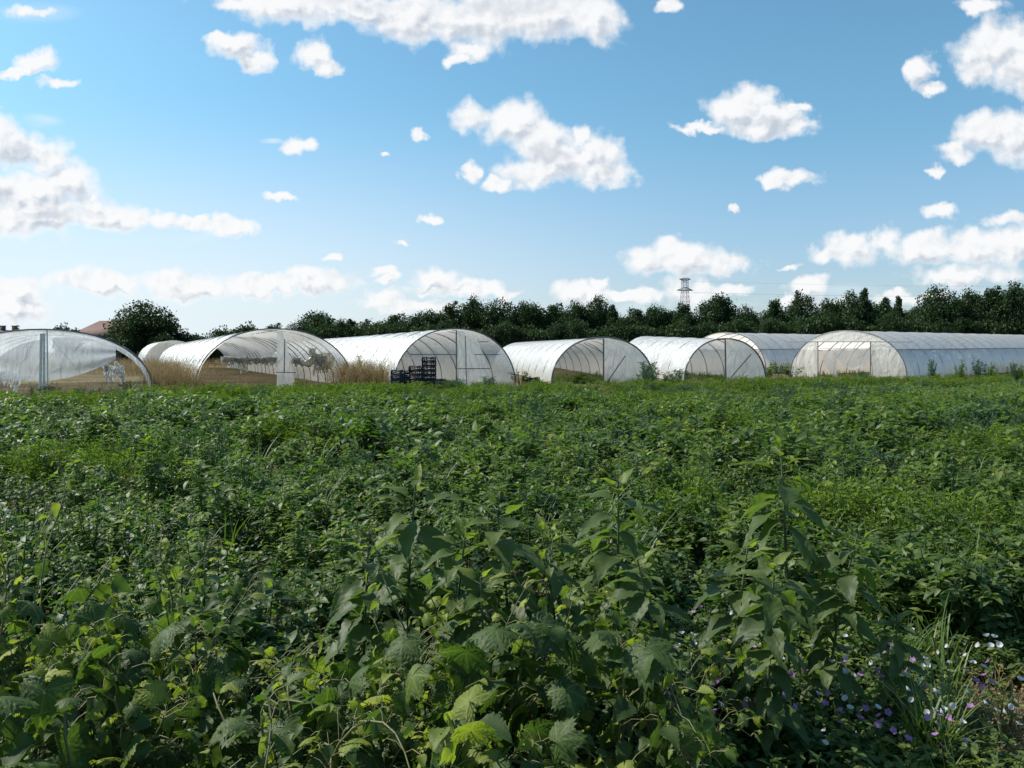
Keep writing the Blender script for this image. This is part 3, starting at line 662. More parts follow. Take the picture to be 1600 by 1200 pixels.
for p, ty, wd, Y, lab in ((205, 522, 50, 108, 'shrub under the big lone tree'), (255, 520, 50, 108, 'dark shrub right below the big lone tree'), (170, 528, 40, 106, 'shrub before the red roofed house'),(320,522,60,112,'shrub left of the curtained greenhouse'),(-20, 515, 60, 112, 'shrub at the left edge')):
    place_tree(5, p, ty, wd, Y, lab, 'shrub', 'shrubs at the foot of the wood')

# ------------------------------------------------------------------ small plants: templates
def leaf_mesh(n=4, wd=.5, fold=.12, droop=.25, wave=0.0, tip=1.0):
    t = np.linspace(0, 1, n+1); wv = wd*.5*np.sin(np.pi*np.clip(t, 0, 1)**.75)**.9; z = -droop*t**2
    C = np.stack([0*t, t*(1-.12*droop), z], 1); v = [C]; Lft = np.stack([-wv, t*(1-.12*droop), z+fold*wv*2+wave*np.sin(t*17)*wv], 1); Rgt = Lft*np.array([-1, 1, 1])
    v = np.concatenate([C, Lft[1:-1], Rgt[1:-1]]); f = []
    l = lambda i: n+i; r = lambda i: n+(n-1)+i
    for i in range(n):
        if i == 0: f += [(0, 1, l(1)), (0, r(1), 1)]
        elif i == n-1: f += [(i, i+1, l(i)), (i, r(i), i+1)]
        else: f += [(i, i+1, l(i+1)), (i, l(i+1), l(i)), (i, r(i+1), i+1), (i, r(i), r(i+1))]
    return v, np.array(f), np.zeros(len(v))
LN, LM, LF = leaf_mesh(4, .48, .14, .35), leaf_mesh(3, .5, .15, .3), leaf_mesh(2, .55, .15, .3)
def leafy_plant(seed, leaf, H=.6, Rd=.28, stems=9, per=16, ls=.055, stemr=.004):
    rg = np.random.default_rng(seed); b = MB()
    for s in range(stems):
        a = rg.uniform(0, 6.28); rr = Rd*math.sqrt(rg.uniform(0, 1)); h = H*rg.uniform(.6, 1.05)*(1-.25*(rr/Rd)**2)
        top = np.array([math.cos(a)*rr, math.sin(a)*rr, h]); base = np.array([top[0]*.25, top[1]*.25, 0]); mid = (base+top)/2+np.array([0, 0, .08])
        if stemr: b.tube([base, mid, top], [stemr*1.3, stemr, stemr*.6], 3, .6)
        t = np.sort(rg.uniform(.25, 1, per)); p = base+(top-base)*t[:, None]+(mid-(base+top)/2)*(4*t*(1-t))[:, None]
        yaw = np.arange(per)*2.4+rg.uniform(0, 6)+rg.normal(0, .3, per); pit = rg.normal(.15, .35, per)+(t-.6)*.7
        sc = ls*rg.uniform(.6, 1.25, per)*(1.15-.55*(t > .93))
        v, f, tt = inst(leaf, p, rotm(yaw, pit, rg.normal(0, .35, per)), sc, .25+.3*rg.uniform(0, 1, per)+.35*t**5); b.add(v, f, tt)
    return b.arrays()
def feather_plant(seed, H=.75, Rd=.35, stems=14, per=26, ls=.06):
    rg = np.random.default_rng(seed); b = MB(); sl = (np.array([[-.06, 0, 0], [.06, 0, 0], [.03, 1, -.1], [.0, .6, .12]]), np.array([[0, 1, 2], [0, 2, 3]]), np.zeros(4))
    for s in range(stems):
        a = rg.uniform(0, 6.28); rr = Rd*math.sqrt(rg.uniform(0, 1)); h = H*rg.uniform(.6, 1.05)*(1-.3*(rr/Rd)**2); top = np.array([math.cos(a)*rr, math.sin(a)*rr, h]); base = top*np.array([.2, .2, 0])
        t = rg.uniform(.2, 1, per*2); p = base+(top-base)*t[:, None]; n = per*2
        p[:, :2] += rg.normal(0, .03, (n, 2)); yaw = rg.uniform(0, 6.28, n)
        v, f, tt = inst(sl, p, rotm(yaw, rg.normal(.5, .4, n), rg.normal(0, .5, n)), ls*rg.uniform(.6, 1.4, n), .2+.6*t*rg.uniform(.5, 1, n)); b.add(v, f, tt)
        b.tube([base, top], .003, 3, .4)
    return b.arrays()
def grass_plant(seed, H=.6, n=26, wd=.012, lean=.5, seedhead=False, spread=.04):
    rg = np.random.default_rng(seed); b = MB()
    for i in range(n):
        a = rg.uniform(0, 6.28); h = H*rg.uniform(.5, 1.1); le = lean*h*rg.uniform(.3, 1.2); t = np.linspace(0, 1, 6); bx = rg.normal(0, spread, 2)
        c = np.stack([bx[0]+math.cos(a)*le*t**2, bx[1]+math.sin(a)*le*t**2, h*(t-.28*t**3*lean)], 1); wv = wd*(1-t**2)*.5+.0008
        s = np.array([-math.sin(a), math.cos(a), 0]); b.quadgrid(np.stack([c-s*wv[:, None], c+s*wv[:, None]], 1), .3+.4*rg.uniform())
        if seedhead and rg.uniform() < .5:
            m = 14; p = c[-1]-np.array([0, 0, 1])*rg.uniform(0, .22*H, (m, 1))+rg.normal(0, .018, (m, 3))
            v, f, tt = inst(LF, p, rotm(rg.uniform(0, 6.28, m), rg.uniform(-.5, 1, m), rg.uniform(0, 1, m)), .03, rg.uniform(.5, 1, m)); b.add(v, f, tt)
    return b.arrays()
def scatter(name, tpls, pts, scl, mat, label, cat, zsc=None, dt=None):
    b = MB(); pts = np.asarray(pts, float); n = len(pts)
    if n == 0: return
    k = rng.integers(0, len(tpls), n); yaw = rng.uniform(0, 6.28, n); scl = np.broadcast_to(scl, (n,)); zs = scl if zsc is None else np.asarray(zsc)
    z = gz(pts[:, 0], pts[:, 1]); dd = rng.normal(0, .08, n) if dt is None else dt
    for j, tp in enumerate(tpls):
        q = k == j
        if q.any():
            v, f, t = inst(tp, np.stack([pts[q, 0], pts[q, 1], z[q]], 1), rotm(yaw[q], rng.normal(0, .06, q.sum()), rng.normal(0, .06, q.sum())), np.stack([scl[q], scl[q], zs[q]], 1), dd[q]); b.add(v, f, t)
    return tag(b.build(name, mat, sm=True), label, cat, kind='stuff')
def wnoise(x, y, s, ph=0):
    return (np.sin(x*s+ph)*np.cos(y*s*.9+ph*2)+.6*np.sin(x*s*2.3+y*s*1.7+ph)+.4*np.cos(x*s*.6-y*s*3.1+ph))/2
def field_pts(y0, y1, dens, half=.78, pad=1.5):
    n = int(dens*(y1-y0)*(half*(y0+y1)+2*pad)); y = rng.uniform(y0, y1, n*2); x = rng.uniform(-1, 1, n*2)*(half*y1+pad)
    k = np.abs(x) < half*y+pad; p = np.stack([x, y], 1)[k]; return p[:n]
def edge(x): return 25.5+3.5*smooth(-12, -2, x)+7*smooth(2, 16, x)+6*smooth(16, 30, x)+.8*np.sin(x*1.3)
# near zone: y 3.4..8 ; hop bramble lies nearer on the left
near_t = [leafy_plant(s, LN, H=.55, Rd=.24, stems=9, per=18, ls=.062) for s in range(6)]
near_b = [leafy_plant(20+s, LN, H=.6, Rd=.26, stems=8, per=20, ls=.045) for s in range(4)]
mid_t = [leafy_plant(40+s, LM, H=.66, Rd=.34, stems=9, per=15, ls=.092, stemr=.004) for s in range(6)]
far_t = [leafy_plant(60+s, LF, H=.6, Rd=.5, stems=12, per=12, ls=.10, stemr=0) for s in range(6)]
fea_n = [feather_plant(80+s) for s in range(4)]
fea_f = [feather_plant(90+s, H=.8, Rd=.6, stems=16, per=22, ls=.11) for s in range(4)]
gra_t = [grass_plant(s, .65, 22) for s in range(5)]
def hnoise(p, base=.8, amp=.35): return np.clip(base+amp*wnoise(p[:, 0], p[:, 1], .55, 1.)+.46*wnoise(p[:, 0], p[:, 1], 1.9, 2.)+rng.normal(0, .08, len(p)), .35, 1.6)
def inhollow(p):       # low flower patch and path at the lower right of the photo
    px = 800+p[:, 0]/p[:, 1]*F
    return (p[:, 1] < 4.1) & (px > 1020)
p = field_pts(2.6, 8.5, 20); p = p[~inhollow(p)]; p = p[~((p[:, 1] < 3.3))]
sel = wnoise(p[:, 0], p[:, 1], .8, .4) > .25
s = hnoise(p, .92, .25)
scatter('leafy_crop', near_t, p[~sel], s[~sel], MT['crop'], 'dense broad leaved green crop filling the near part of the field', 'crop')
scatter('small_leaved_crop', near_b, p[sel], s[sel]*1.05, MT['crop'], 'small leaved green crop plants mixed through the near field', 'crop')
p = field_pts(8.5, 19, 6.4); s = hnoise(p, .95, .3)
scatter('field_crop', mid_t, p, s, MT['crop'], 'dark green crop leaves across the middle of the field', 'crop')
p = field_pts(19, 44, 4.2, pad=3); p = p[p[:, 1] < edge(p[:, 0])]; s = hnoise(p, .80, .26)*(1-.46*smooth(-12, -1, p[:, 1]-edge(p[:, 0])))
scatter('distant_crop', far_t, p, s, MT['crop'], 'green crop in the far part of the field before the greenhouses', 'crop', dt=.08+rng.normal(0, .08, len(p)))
# feathery mounds
fp = []
for px_, py_, Y_, rad, n in ((400, 640, 24, 1.3, 36), (555, 625, 26, 1.5, 44), (330, 620, 25.5, .9, 16), (620, 620, 27, .9, 14), (480, 620, 26, .8, 14), (850, 610, 28, 1.2, 16), (1010, 600, 31, 1.0, 16), (1180, 600, 33, 1.4, 16), (1330, 600, 34, 1.0, 12), (1480, 600, 34, 1.6, 20), (350, 655, 20, 1.5, 26), (700, 665, 16, 1.2, 26), (90, 720, 9, .9, 14), (560, 650, 21, 1.5, 26), (220, 640, 22, 1.8, 30), (660, 650, 19, 1.4, 22),
                             (470, 640, 24, 1.4, 20), (1000, 640, 22, 1.6, 20), (900, 650, 19, 1.3, 20), (480, 700, 12, 1.0, 16), (1150, 690, 13, .9, 14), (1340, 820, 6.2, .5, 9), (1500, 830, 5.6, .6, 9), (1050, 830, 6.2, .4, 6), (40, 640, 21, 1.6, 22), (1250, 640, 22, 1.6, 18), (760, 640, 24, 1.8, 24), (1400, 650, 20, 1.4, 14), (1560, 720, 11, 1.0, 14)):
    cx = X(px_, Y_); q = rng.normal(0, rad*.5, (n, 2)); fp.append(np.concatenate([q*np.array([1.3, .8])+[cx, Y_]], 1))
fp = np.concatenate(fp); nearf = fp[:, 1] < 14
scatter('feathery_weeds', fea_n, fp[nearf], rng.uniform(.8, 1.1, nearf.sum()), MT['feather'], 'clumps of fine feathery bright green weeds in the near field', 'weeds')
scatter('feathery_weed_mounds', fea_f, fp[~nearf], rng.uniform(.8, 1.0, (~nearf).sum())*(.84+.14*wnoise(fp[~nearf][:, 0], fp[~nearf][:, 1], 1.3, 5.)), MT['feather'], 'rounded mounds of feathery weeds in the far field', 'weeds')
up_t = [leafy_plant(900+s, LN, H=.95, Rd=.17, stems=6, per=22, ls=.088) for s in range(5)]
p = np.concatenate([field_pts(2.75, 4, 5), field_pts(4, 9, 2.0), field_pts(9, 19, .9)]); p = p[~inhollow(p)]; p = p[wnoise(p[:, 0], p[:, 1], 1.1, 3.) > -.2]
scatter('upright_weeds', up_t, p, rng.uniform(.7, 1.02, len(p)), MT['crop'], 'upright nettle like weeds rising out of the near crop', 'weeds', dt=.1+rng.normal(0, .1, len(p)))
# blue green tall weeds scattered
p = field_pts(9, 38, .22); p = p[p[:, 1] < edge(p[:, 0])]
scatter('grey_green_weeds', fea_f, p, rng.uniform(.7, 1.25, len(p))*.7, MT['bluegreen'], 'taller grey green weeds standing up out of the crop', 'weeds', zsc=rng.uniform(.7, 1.2, len(p))*(1-.4*smooth(16, 30, p[:, 1])))
# grass tufts through the field
p = field_pts(3.4, 12, 1.1); p = p[~inhollow(p)]; s = rng.uniform(.7, 1.25, len(p))
scatter('grass_tufts', gra_t, p, s, MT['grass'], 'long grass blades sticking up between the crop plants', 'grass')
p = field_pts(12, 36, .35); p = p[p[:, 1] < edge(p[:, 0])]
scatter('far_grass_tufts', gra_t, p, rng.uniform(.8, 1.3, len(p)), MT['grass'], 'pale grass blades scattered over the far field', 'grass')
# band between the crop and the greenhouses
def band(n, x0, x1, y0f, y1f):
    x = rng.uniform(x0, x1, n); e = edge(x); return np.stack([x, e+rng.uniform(y0f, y1f, n)], 1)
def intun(p, T, m=.2):
    d = p-T.f; a = d@T.d; c = d@T.r; return (a > -.3) & (a < T.Ln+.3) & (np.abs(c) < T.W/2+m)
def outside(p, Ts, m=.2):
    k = np.ones(len(p), bool)
    for T in Ts: k &= ~intun(p, T, m)
    return p[k]
ALLT = [T1, T2, T2b, T3, T4, T5, T6, T7]
dry_t = [grass_plant(300+s, .5, 18, .012, .6, True) for s in range(4)]
tall_dry = [grass_plant(320+s, 1.05, 22, .010, .6, True, .22) for s in range(4)]
p = outside(band(420, -27, 40, 1.5, 7), ALLT)
scatter('low_dry_grass', dry_t, p, rng.uniform(.5, 1, len(p)), MT['dry'], 'low dry brown grass on the strip before the greenhouses', 'grass')
p = outside(band(1900, -27, 40, -.5, 9), ALLT)
scatter('green_grass_strip', gra_t, p, rng.uniform(.35, .75, len(p)), MT['grass'], 'green grass on the strip before the greenhouses', 'grass')
p = band(520, -27, 40, -3, 4.5); p = outside(p, ALLT); p = p[~((p[:, 0] > -21) & (p[:, 0] < -13.5))]
scatter('strip_weeds', fea_f, p, rng.uniform(.45, .75, len(p)), MT['feather'], 'bright green feathery weeds along the far edge of the crop', 'weeds')
# golden tall grass left
q = np.stack([rng.uniform(-21, -12.2, 1200), rng.uniform(32, 52, 1200)], 1); q = outside(q, ALLT, .3); pq = 800+q[:, 0]/q[:, 1]*F; q = q[~((q[:, 1] < 38) & (pq > 312)) & (pq > 232)]
scatter('golden_grass', tall_dry, q, rng.uniform(1.0, 1.65, len(q)), MT['dry'], 'tall golden dry grass between the two left greenhouses', 'grass')
q = np.stack([rng.uniform(-60, 60, 2600), rng.uniform(54, 100, 2600)], 1); q = outside(q, ALLT, .3)
scatter('rough_grass', tall_dry, q, rng.uniform(.8, 1.3, len(q)), MT['dry'], 'rough dry grass on the land behind the greenhouses', 'grass')
q = np.stack([rng.uniform(-8.2, -5.2, 130), rng.uniform(34, 40, 130)], 1); q = outside(q, ALLT, .1)
scatter('yellow_weeds', tall_dry, q, rng.uniform(1.1, 1.7, len(q)), MT['dry'], 'yellow dry weeds between the curtained and torn door greenhouses', 'weeds')
# inside of greenhouses: withered plants on soil
for T, n in ((T1, 260), (T2, 500)):
    a = rng.uniform(0, T.Ln, n); c = rng.uniform(-.44, .44, n)*T.W; q = T.f+a[:, None]*T.d+c[:, None]*T.r
    scatter('withered_crop', dry_t, q, rng.uniform(.15, .34, n), MT['dry'], 'withered low crop on the soil inside ' + ('the far left greenhouse' if T is T1 else 'the curtained greenhouse'), 'crop')
qs = []
for T, n in ((T3, 160), (T4, 420), (T5, 260), (T6, 320)):
    a = rng.uniform(0, 1, n)**1.5*min(T.Ln, 14)-.6; c = rng.uniform(-.46, .46, n)*T.W; qs.append(T.f+a[:, None]*T.d+c[:, None]*T.r)
qs = np.concatenate(qs); scatter('inner_grass', gra_t, qs, rng.uniform(.3, .75, len(qs)), MT['grass'], 'green grass growing inside the mouths of the right hand greenhouses', 'grass')
# individual tall weeds and bushes before the tunnels
def tallweed(seed, H, Rd, ls, stems=9, kind='feather'):
    v, f, t = feather_plant(seed, H=H, Rd=Rd, stems=stems, per=40, ls=ls) if kind == 'feather' else leafy_plant(seed, LM, H=H, Rd=Rd, stems=stems, per=26, ls=ls, stemr=0)
    b = MB(); b.add(v, f, t); return b
wt = []
for sd_, kind, mt in ((401, 'feather', 'bluegreen'), (402, 'feather', 'feather'), (403, 'leafy', 'crop')):
    b = tallweed(sd_, 1.0, .42, .09, 11, kind); st_ = MB()
    for a in range(7): st_.tube([(.05*math.cos(a), .05*math.sin(a), 0), (.12*math.cos(a*2.1), .12*math.sin(a*2.1), .8)], [.008, .003], 4)
    wt.append([b, st_, mt, None])
def weed(k, px, py_top, Y, wd, label, nm='tall_weed', grp='tall weeds before the greenhouses'):
    x = X(px, Y); z = g(x, Y); H = at(px, py_top, Y).z-z; T = wt[k]
    if T[3] is None:
        r = empty(nm, (x, Y, z)); T[0].build('foliage', MT[T[2]], r, sm=True); T[1].build('stem', MT['stem'], r); T[3] = r
    else: r = copy_tree(T[3], (x, Y, z), random.uniform(0, 6)); r.name = nm
    r.location = (x, Y, z); r.scale = (wd/.84, wd/.84, H); return tag(r, label, 'weed', grp)
for a in ((0, 1008, 558, 36, 1.4, 'tall grey green weed right of the middle greenhouse'), (0, 1014, 574, 34, 1.1, 'shorter weed leaning at the foot of the tall one by the middle greenhouse'), (0, 1062, 572, 37, 1.1, 'grey green weed left of the smallest greenhouse'),
          (0, 1040, 580, 36, .9, 'low grey green weed between the middle and smallest greenhouses'), (2, 812, 572, 37, 1.1, 'green bush right of the torn door greenhouse'), (2, 826, 582, 37, 1.0, 'small green bush behind the lone crate'), (0, 718, 588, 31, .8, 'pale weed at the foot of the torn door post'),
          (0, 760, 584, 33, 1.0, 'pale weed right of the torn door'), (0, 700, 590, 30.5, 1.0, 'pale grey weed in front of the low crate stack'), (2, 1215, 558, 48, 1.8, 'rounded green bush left of the doorway greenhouse'), (2, 1236, 566, 47, 1.6, 'low green bush at the left foot of the doorway greenhouse'), (1, 1200, 568, 47, 1.5, 'bright green bush at the right foot of the smallest greenhouse'),
          (0, 1454, 555, 42, .6, 'slender weed tip before the grey greenhouse side, left of the others'), (1, 1500, 562, 42, .8, 'weed before the grey greenhouse side, second of the row'), (0, 1528, 556, 42, .8, 'tall weed before the grey greenhouse side, third of the row'), (1, 1546, 566, 42, .9, 'weed with rounded top before the grey greenhouse side'),
          (0, 1582, 562, 42, .8, 'weed before the grey greenhouse side near the right edge'), (1, 1598, 572, 42, .9, 'weed before the grey greenhouse side at the right edge'), (1, 900, 582, 41, 2.2, 'green weeds inside the opening of the middle greenhouse'), (1, 1108, 582, 44, 1.6, 'weeds inside the opening of the smallest greenhouse'),
          (1, 558, 556, 37, 1.5, 'tall yellowish weed left of the crate stacks'), (1, 590, 572, 36, 1.4, 'yellowish weed just left of the bluish crates'), (2, 205, 590, 32, 1.0, 'green bush inside the right foot of the far left greenhouse'), (0, 74, 600, 30.5, 1.0, 'dark green weed at the foot of the wooden posts'),
          (2, 398, 602, 31, 1.2, 'dark green bush at the foot of the curtained greenhouse'), (1, 475, 592, 34.5, .9, 'weed growing inside the curtained greenhouse'), (0, 1345, 576, 40, .8, 'grey green weed before the doorway greenhouse'), (2, 352, 603, 27, 1.3, 'dark bushy weed at the far crop edge left of the curtained greenhouse post'), (1, 545, 600, 27, 1.5, 'bright bushy weed at the far crop edge right of the curtained greenhouse'),
          (2, 590, 604, 26, 1.2, 'dark bushy weed at the far crop edge left of the crates'), (1, 1140, 592, 40, 1.2, 'bright weed at the foot of the smallest greenhouse sheet')): weed(*a)

# ------------------------------------------------------------------ foreground: tall sunflower-like plants
def big_leaf(L_=1., wd=.52, seed=0, n=12, m=5):
    rg = np.random.default_rng(seed); t = np.linspace(0, 1, n+1); s = np.linspace(-1, 1, 2*m+1)
    hw = wd*.5*np.sin(np.pi*t**.62)**.85*(1+.08*np.where(np.arange(n+1) % 2, 1, -1)); hw[0] = .015; hw[-1] = .004
    T, S_ = np.meshgrid(t, s, indexing='ij'); z = -.42*T**2+.30*np.abs(S_)*hw[:, None]+.03*np.sin(T*11+S_*2+rg.uniform(0, 6))*np.abs(S_)
    z += -.022*np.abs(np.sin((T*7-np.abs(S_)*1.3)*np.pi))*np.minimum(1, np.abs(S_)*3)
    P = np.stack([S_*hw[:, None], T*.93, z], -1); b = MB().quadgrid(P, 0.0); return b.arrays()
BL = [big_leaf(seed=s, wd=.42+.05*s) for s in range(3)]
def sunplant(seed, H):
    
    rg = np.random.default_rng(seed); fo = MB(); st_ = MB(); lean = rg.normal(0, .09, 2)
    z = np.linspace(0, H, 8); sp = np.stack([lean[0]*(z/H)**2, lean[1]*(z/H)**2, z], 1); st_.tube(sp, np.linspace(.011, .004, 8), 6)
    n = 27
    for i in range(n):
        t = .2+.8*(i/(n-1))**.85; zz = H*t; c = np.array([lean[0]*t*t, lean[1]*t*t, zz])
        for k in range(2 if i % 2 else 1):
            yaw = i*2.4+k*3.0+rg.normal(0, .2); top = max(0, t-.88)/.12
            ls = (.215*(1-.6*top))*rg.uniform(.75, 1.1)*(.8 if t < .35 else 1); pit = -.35+.25*t+1.25*top+rg.normal(0, .15)
            d = np.array([-math.sin(yaw), math.cos(yaw), .35]); e = c+d*.035; st_.tube([c, e], .0025, 4)
            v, f, tt = inst(BL[rg.integers(3)], [e], rotm([yaw], [pit], [rg.normal(0, .25)]), [ls], [.2+.3*rg.uniform()+.45*top]); fo.add(v, f, tt)
    return fo, st_
sunT = [None]*6
def place_sun(k, px, py, Y, label, rz=0, ground_s=1.0):
    x = X(px, Y); H = at(px, py, Y).z
    if sunT[k] is None:
        r = empty('sunflower_plant', (x, Y, 0), rz); fo, st_ = sunplant(500+k, 1.2); fo.build('foliage', MT['sunleaf'], r, sm=True); st_.build('stem', MT['stem'], r, sm=True); sunT[k] = r
    else: r = copy_tree(sunT[k], (x, Y, 0), rz)
    s = H/1.2; r.scale = (s**.3*ground_s, s**.3*ground_s, s); return tag(r, label, 'sunflower plant', 'tall broad leaved plants in the foreground')
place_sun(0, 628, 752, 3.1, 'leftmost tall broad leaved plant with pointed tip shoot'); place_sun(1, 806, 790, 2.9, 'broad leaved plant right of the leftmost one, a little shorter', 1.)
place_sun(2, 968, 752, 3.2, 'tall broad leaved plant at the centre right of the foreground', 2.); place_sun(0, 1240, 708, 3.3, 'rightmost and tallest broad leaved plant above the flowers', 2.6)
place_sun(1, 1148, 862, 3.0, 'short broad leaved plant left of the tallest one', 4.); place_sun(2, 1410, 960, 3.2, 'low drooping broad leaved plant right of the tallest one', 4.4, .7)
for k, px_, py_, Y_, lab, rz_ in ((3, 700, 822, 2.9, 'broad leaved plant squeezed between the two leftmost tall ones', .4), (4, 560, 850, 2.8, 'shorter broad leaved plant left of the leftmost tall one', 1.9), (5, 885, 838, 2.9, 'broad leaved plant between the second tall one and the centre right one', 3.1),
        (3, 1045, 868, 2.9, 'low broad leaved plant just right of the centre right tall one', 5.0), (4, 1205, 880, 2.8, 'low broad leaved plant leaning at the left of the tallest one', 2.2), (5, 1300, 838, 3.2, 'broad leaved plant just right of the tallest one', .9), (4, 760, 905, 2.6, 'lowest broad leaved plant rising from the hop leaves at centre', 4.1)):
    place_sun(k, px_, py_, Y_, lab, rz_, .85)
# ------------------------------------------------------------------ foreground: hop vines
def hop_leaf(seed, nr=10, na=61):
    rg = np.random.default_rng(seed); th = np.linspace(-math.pi*.93, math.pi*.93, na); veins = np.array([0, .95, -.95, 1.95, -1.95])
    amp = np.array([1.0, .82, .82, .55, .55])+rg.normal(0, .04, 5); r = np.zeros(na)+.46
    for v_, a_ in zip(veins, amp): r = np.maximum(r, a_*np.maximum(0, 1-np.abs((th-v_)/.72)**1.5)*.50+.48)
    r *= (1+.07*np.where(np.arange(na) % 2, 1, -1)); k = (np.arange(nr+1)/nr)**.85
    dv = np.min(np.abs(th[:, None]-veins), 1); TH, K = np.meshgrid(th, k, indexing='ij'); RR = r[:, None]*K
    z = -.42*RR**2+.10*dv[:, None]*RR*1.2-.085*np.abs(np.sin((RR*5.5-dv[:, None]*1.8)*math.pi))*np.minimum(1, dv[:, None]*6)*K
    z += .05*np.sin(TH*3+rg.uniform(0, 6))*K**2
    vt = np.exp(-(dv[:, None]*RR/.035)**2)*.22*(K > .05); P = np.stack([np.sin(TH)*RR, np.cos(TH)*RR+.02, z], -1); return MB().quadgrid(P, vt.ravel()).arrays()
HL = [hop_leaf(s) for s in range(4)]+[big_leaf(seed=20+s, wd=.72, n=15, m=4) for s in range(3)]
def hopplant(seed, Rd=.38, H=.85, nv=7, young=.25, ls=.085, rise=0):
    rg = np.random.default_rng(seed); fo = MB(); st_ = MB()
    for v_ in range(nv):
        a = rg.uniform(0, 6.28); n = 14; t = np.linspace(0, 1, n); ext = Rd*rg.uniform(.5, 1.25); h = H*rg.uniform(.75, 1.08)
        z = h*np.sin(np.pi*(t**.8)*(.50+.22*rg.uniform()))+rise*t**3*rg.uniform(.0, 1.0); wob = rg.uniform(0, 6)
        P = np.stack([math.cos(a)*ext*t+.03*np.sin(9*t+wob), math.sin(a)*ext*t+.03*np.cos(8*t+wob), z], 1); st_.tube(P, np.linspace(.0045, .0018, n), 5)
        for i in range(3, n):
            for sd2 in (0, 1):
                if rg.uniform() < .12: continue
                ti = t[i]; top = max(0., (ti-.72)/.28); yaw = a+sd2*math.pi+rg.normal(0, .6)-1.57; d = np.array([-math.sin(yaw), math.cos(yaw), .45+rg.normal(0, .2)]); pl = rg.uniform(.03, .08)
                e = P[i]+d*pl; st_.tube([P[i], P[i]+d*pl*.5+[0, 0, .01], e], .0014, 3)
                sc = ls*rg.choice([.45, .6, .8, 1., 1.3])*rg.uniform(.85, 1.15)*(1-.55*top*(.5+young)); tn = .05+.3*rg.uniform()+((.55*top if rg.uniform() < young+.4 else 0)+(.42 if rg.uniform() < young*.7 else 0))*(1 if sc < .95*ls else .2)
                vv, ff, tt = inst(HL[rg.choice([0, 1, 2, 3, 4, 5, 6, 4, 5, 6])], [e], rotm([yaw+rg.normal(0, .5)], [rg.normal(-.40, .55)], [rg.normal(0, .5)]), [sc], [tn]); fo.add(vv, ff, tt)
    return fo, st_
hopT = [hopplant(600, young=.25, ls=.078, nv=9), hopplant(601, young=.75, ls=.052, nv=14), hopplant(602, young=.5, ls=.056, nv=13), hopplant(603, young=.8, ls=.052, nv=7, rise=.35, H=.85, Rd=.3)]; hopR = [None]*4
def place_hop(k, x, y, s, zs, label, rz):
    if hopR[k] is None:
        r = empty('hop_vine', (x, y, 0), rz); hopT[k][0].build('foliage', MT['hop'], r, sm=True); hopT[k][1].build('stem', MT['vine'], r, sm=True); hopR[k] = r
    else: r = copy_tree(hopR[k], (x, y, 0), rz)
    r.location = (x, y, 0); r.rotation_euler = (0, 0, rz); r.scale = (s, s, zs); return tag(r, label, 'hop vine', 'hop vines sprawling over the foreground')
HP = [ # k, px, depth, scale, zscale, label
 (0, 60, 1.75, 1.0, .98, 'dark hop vine with the largest leaves in the lower left corner'), (1, 40, 2.15, 1.0, 1.08, 'yellowish hop vine at the left edge above the corner leaves'), (3, 60, 2.4, .9, 1.16, 'tallest climbing hop shoot at the left edge with yellow leaves'),
 (1, 220, 2.2, 1.0, 1.05, 'hop vine with yellow leaves second from the left edge'), (3, 235, 2.45, .9, 1.05, 'arching hop shoot behind the second yellow hop vine'), (0, 330, 1.95, .9, .82, 'low dark hop vine right of the dark hollow'),
 (2, 440, 1.9, 1.0, .98, 'hop vine at the lower centre left with mixed leaves'), (1, 560, 2.2, 1.0, .98, 'hop vine with bright tips below the leftmost tall plant'), (2, 640, 1.85, .95, .92, 'dark hop vine at the bottom left of centre'),
 (0, 720, 2.1, 1.0, 1.0, 'hop vine with large fan leaves at bottom centre'), (3, 690, 2.5, .9, .95, 'thin pale hop shoots between the two left tall plants'), (1, 820, 1.95, .9, .92, 'hop vine with hanging pale shoot right of bottom centre'),
 (0, 930, 2.2, .95, .98, 'hop vine with big ribbed leaves left of the flowers'), (3, 880, 2.6, .85, .95, 'thin hop shoots below the centre right tall plant'), (2, 1000, 1.95, .75, .80, 'low hop vine reaching towards the flowers'),
 (2, 140, 1.6, .8, .75, 'shaded hop vine at the bottom edge left'), (2, 1060, 2.45, .7, .85, 'small hop vine just left of the purple flowers')]
for i, (k, px_, Y_, s_, zs_, lab) in enumerate(HP): place_hop(k, X(px_, Y_), Y_, s_, zs_, lab, i*1.7)

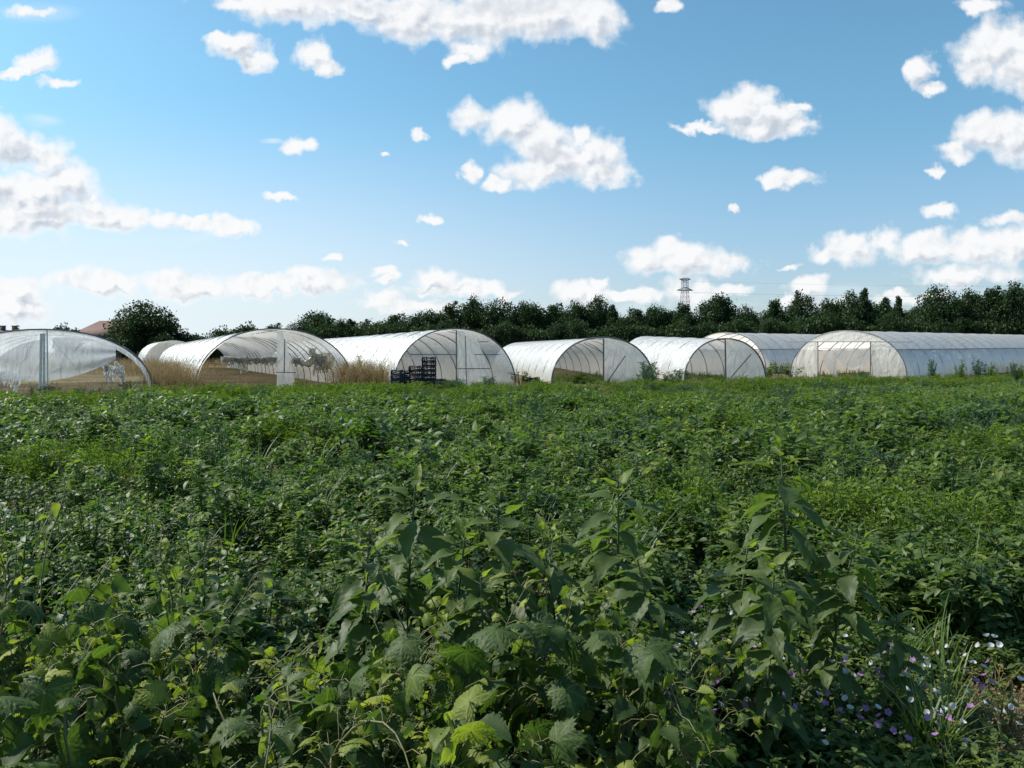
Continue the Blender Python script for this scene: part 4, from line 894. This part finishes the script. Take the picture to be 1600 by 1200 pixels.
# ------------------------------------------------------------------ low flowers at lower right
def disc_flower(n, petals, funnel, ps):
    b = MB(); th = np.linspace(0, 2*np.pi, n, endpoint=False); k = np.array([.08, .45, .8, 1.0])
    P = np.zeros((4, n, 3)); edge_ = 1+ps*np.cos(petals*th)
    for i, kk in enumerate(k): P[i, :, 0] = np.cos(th)*kk*(edge_ if i > 1 else 1); P[i, :, 1] = np.sin(th)*kk*(edge_ if i > 1 else 1); P[i, :, 2] = funnel*kk**1.4
    return b.quadgrid(P, .5, closed=True).arrays()
FM = disc_flower(20, 5, .45, .16); FW = disc_flower(15, 5, .75, .04)
flower_n = [0]
def flower_plant(seed, mallow, Rd=.24, nfl=6, H=.26):
    rg = np.random.default_rng(seed); fo = MB(); st_ = MB(); fls = []
    rl = leaf_mesh(4, .95 if mallow else .7, .1, .2)
    for s in range(15):
        a = rg.uniform(0, 6.28); rr = Rd*math.sqrt(rg.uniform()); top = np.array([math.cos(a)*rr, math.sin(a)*rr, H*rg.uniform(.5, 1.1)]); st_.tube([top*[.2, .2, 0], top*[.7, .7, .6], top], .002, 3); n = 13
        t = rg.uniform(.2, 1, n); p = top*t[:, None]; v, f, tt = inst(rl, p, rotm(rg.uniform(0, 6.28, n), rg.normal(.1, .35, n), rg.normal(0, .3, n)), rg.uniform(.6, 1.2, n)*.036, rg.uniform(.3, .9, n)); fo.add(v, f, tt)
        if s < nfl: fls.append(top*[1, 1, .6]+[0, 0, H*.86])
    return fo, st_, fls, rg
flT = {}
def place_fl(kind, var, x, y, rz, label, s=1.0):
    key = (kind, var)
    if key not in flT:
        fo, st_, fls, rg = flower_plant(700+var+(50 if kind == 'mallow_plant' else 0), kind == 'mallow_plant', nfl=6 if kind == 'mallow_plant' else 7); r = empty(kind, (0, 0, 0))
        fo.build('foliage', MT['crop'], r, sm=True); st_.build('stem', MT['stem'], r)
        for q in fls:
            b = MB(); v, f, t = inst(FM if kind == 'mallow_plant' else FW, [q], rotm([rg.uniform(0, 6)], [rg.normal(.75, .35)], [rg.normal(0, .3)]), [.0145 if kind == 'mallow_plant' else .0125], [rg.uniform(-.4, .4)]); b.add(v, f, t); b.build('flower', MT['mallow' if kind == 'mallow_plant' else 'white'], r, sm=True)
        flT[key] = r
    else: r = copy_tree(flT[key], (x, y, 0))
    r.location = (x, y, 0); r.rotation_euler = (0, 0, rz); r.scale = (s, s, s)
    return tag(r, label, 'flowering plant', 'low flowering weeds at lower right')
spots = [(1040, 1100, 'left end of the flower patch under the hop leaves'), (1090, 1060, 'flower patch just below the ribbed hop leaves'), (1060, 1170, 'bottom edge of the flower patch at its left'), (1150, 1120, 'left middle of the flower patch'), (1200, 1190, 'bottom edge below the tallest plant'),
         (1235, 1085, 'right under the tallest broad leaved plant'), (1290, 1150, 'middle of the flower patch'), (1330, 1090, 'below the drooping broad leaved plant'), (1390, 1175, 'bottom edge right of the middle'), (1430, 1110, 'right middle of the flower patch'), (1440, 1062, 'upper right of the flower patch by the grass'), (1490, 1165, 'near the dirt path at the bottom'), (1550, 1110, 'right edge beside the grass'), (1110, 1010, 'top left of the patch behind the hop leaves'), (1520, 1190, 'bottom right beside the bare dirt')]
for i, (px_, py_, lab) in enumerate(spots):
    d = ray(px_, py_); t = (.2-CAMZ)/d.z; x, y = d.x*t, d.y*t
    place_fl('mallow_plant', i % 2, x-.1, y, i*1.3, f'purple flowered mallow, {lab}', random.uniform(.85, 1.15))
    place_fl('bindweed_plant', i % 3, x+.12, y+.08, i*2.1, f'white flowered bindweed, {lab}', random.uniform(.85, 1.2))
low_t = [leafy_plant(800+s, LN, H=.22, Rd=.2, stems=12, per=9, ls=.035) for s in range(4)]
q = np.stack([rng.uniform(.2, 4.4, 1300), rng.uniform(2.0, 4.9, 1300)], 1); pxq = 800+q[:, 0]/q[:, 1]*F; q = q[(pxq > 960) & ~((np.abs(q[:, 0]-X(1775, 2.95)) < .5) & (np.abs(q[:, 1]-2.95) < .8))]
scatter('ground_weeds', low_t, q, rng.uniform(.6, 1.2, len(q)), MT['crop'], 'low weeds and leaves covering the ground around the flowers', 'weeds', dt=.1+rng.normal(0, .1, len(q)))
q = np.stack([rng.uniform(1.4, 5.0, 420), rng.uniform(2.2, 5.6, 420)], 1); pxq = 800+q[:, 0]/q[:, 1]*F; q = q[(pxq > 1330+rng.uniform(0, 200, len(q))) & ~((pxq > 1500) & (q[:, 1] < 3.9))]
scatter('wayside_grass', gra_t, q, rng.uniform(.45, .85, len(q)), MT['grass'], 'thin green grass along the lower right side', 'grass')
q = np.stack([rng.uniform(1.6, 3.0, 90), rng.uniform(2.3, 3.6, 90)], 1); pxq = 800+q[:, 0]/q[:, 1]*F; q = q[pxq > 1500]
scatter('dry_wayside_grass', dry_t, q, rng.uniform(.3, .7, len(q)), MT['dry'], 'dry straw coloured grass beside the bare dirt at lower right', 'grass')
# low dark leaves under the hop bramble so no bare soil shows
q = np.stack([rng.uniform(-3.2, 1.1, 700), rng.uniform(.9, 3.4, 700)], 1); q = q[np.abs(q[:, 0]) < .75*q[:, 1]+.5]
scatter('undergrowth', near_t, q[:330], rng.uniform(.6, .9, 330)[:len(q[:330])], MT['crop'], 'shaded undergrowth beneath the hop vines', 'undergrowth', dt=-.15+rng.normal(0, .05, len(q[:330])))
print('tris', sum(len(m.polygons) for m in bpy.data.meshes))
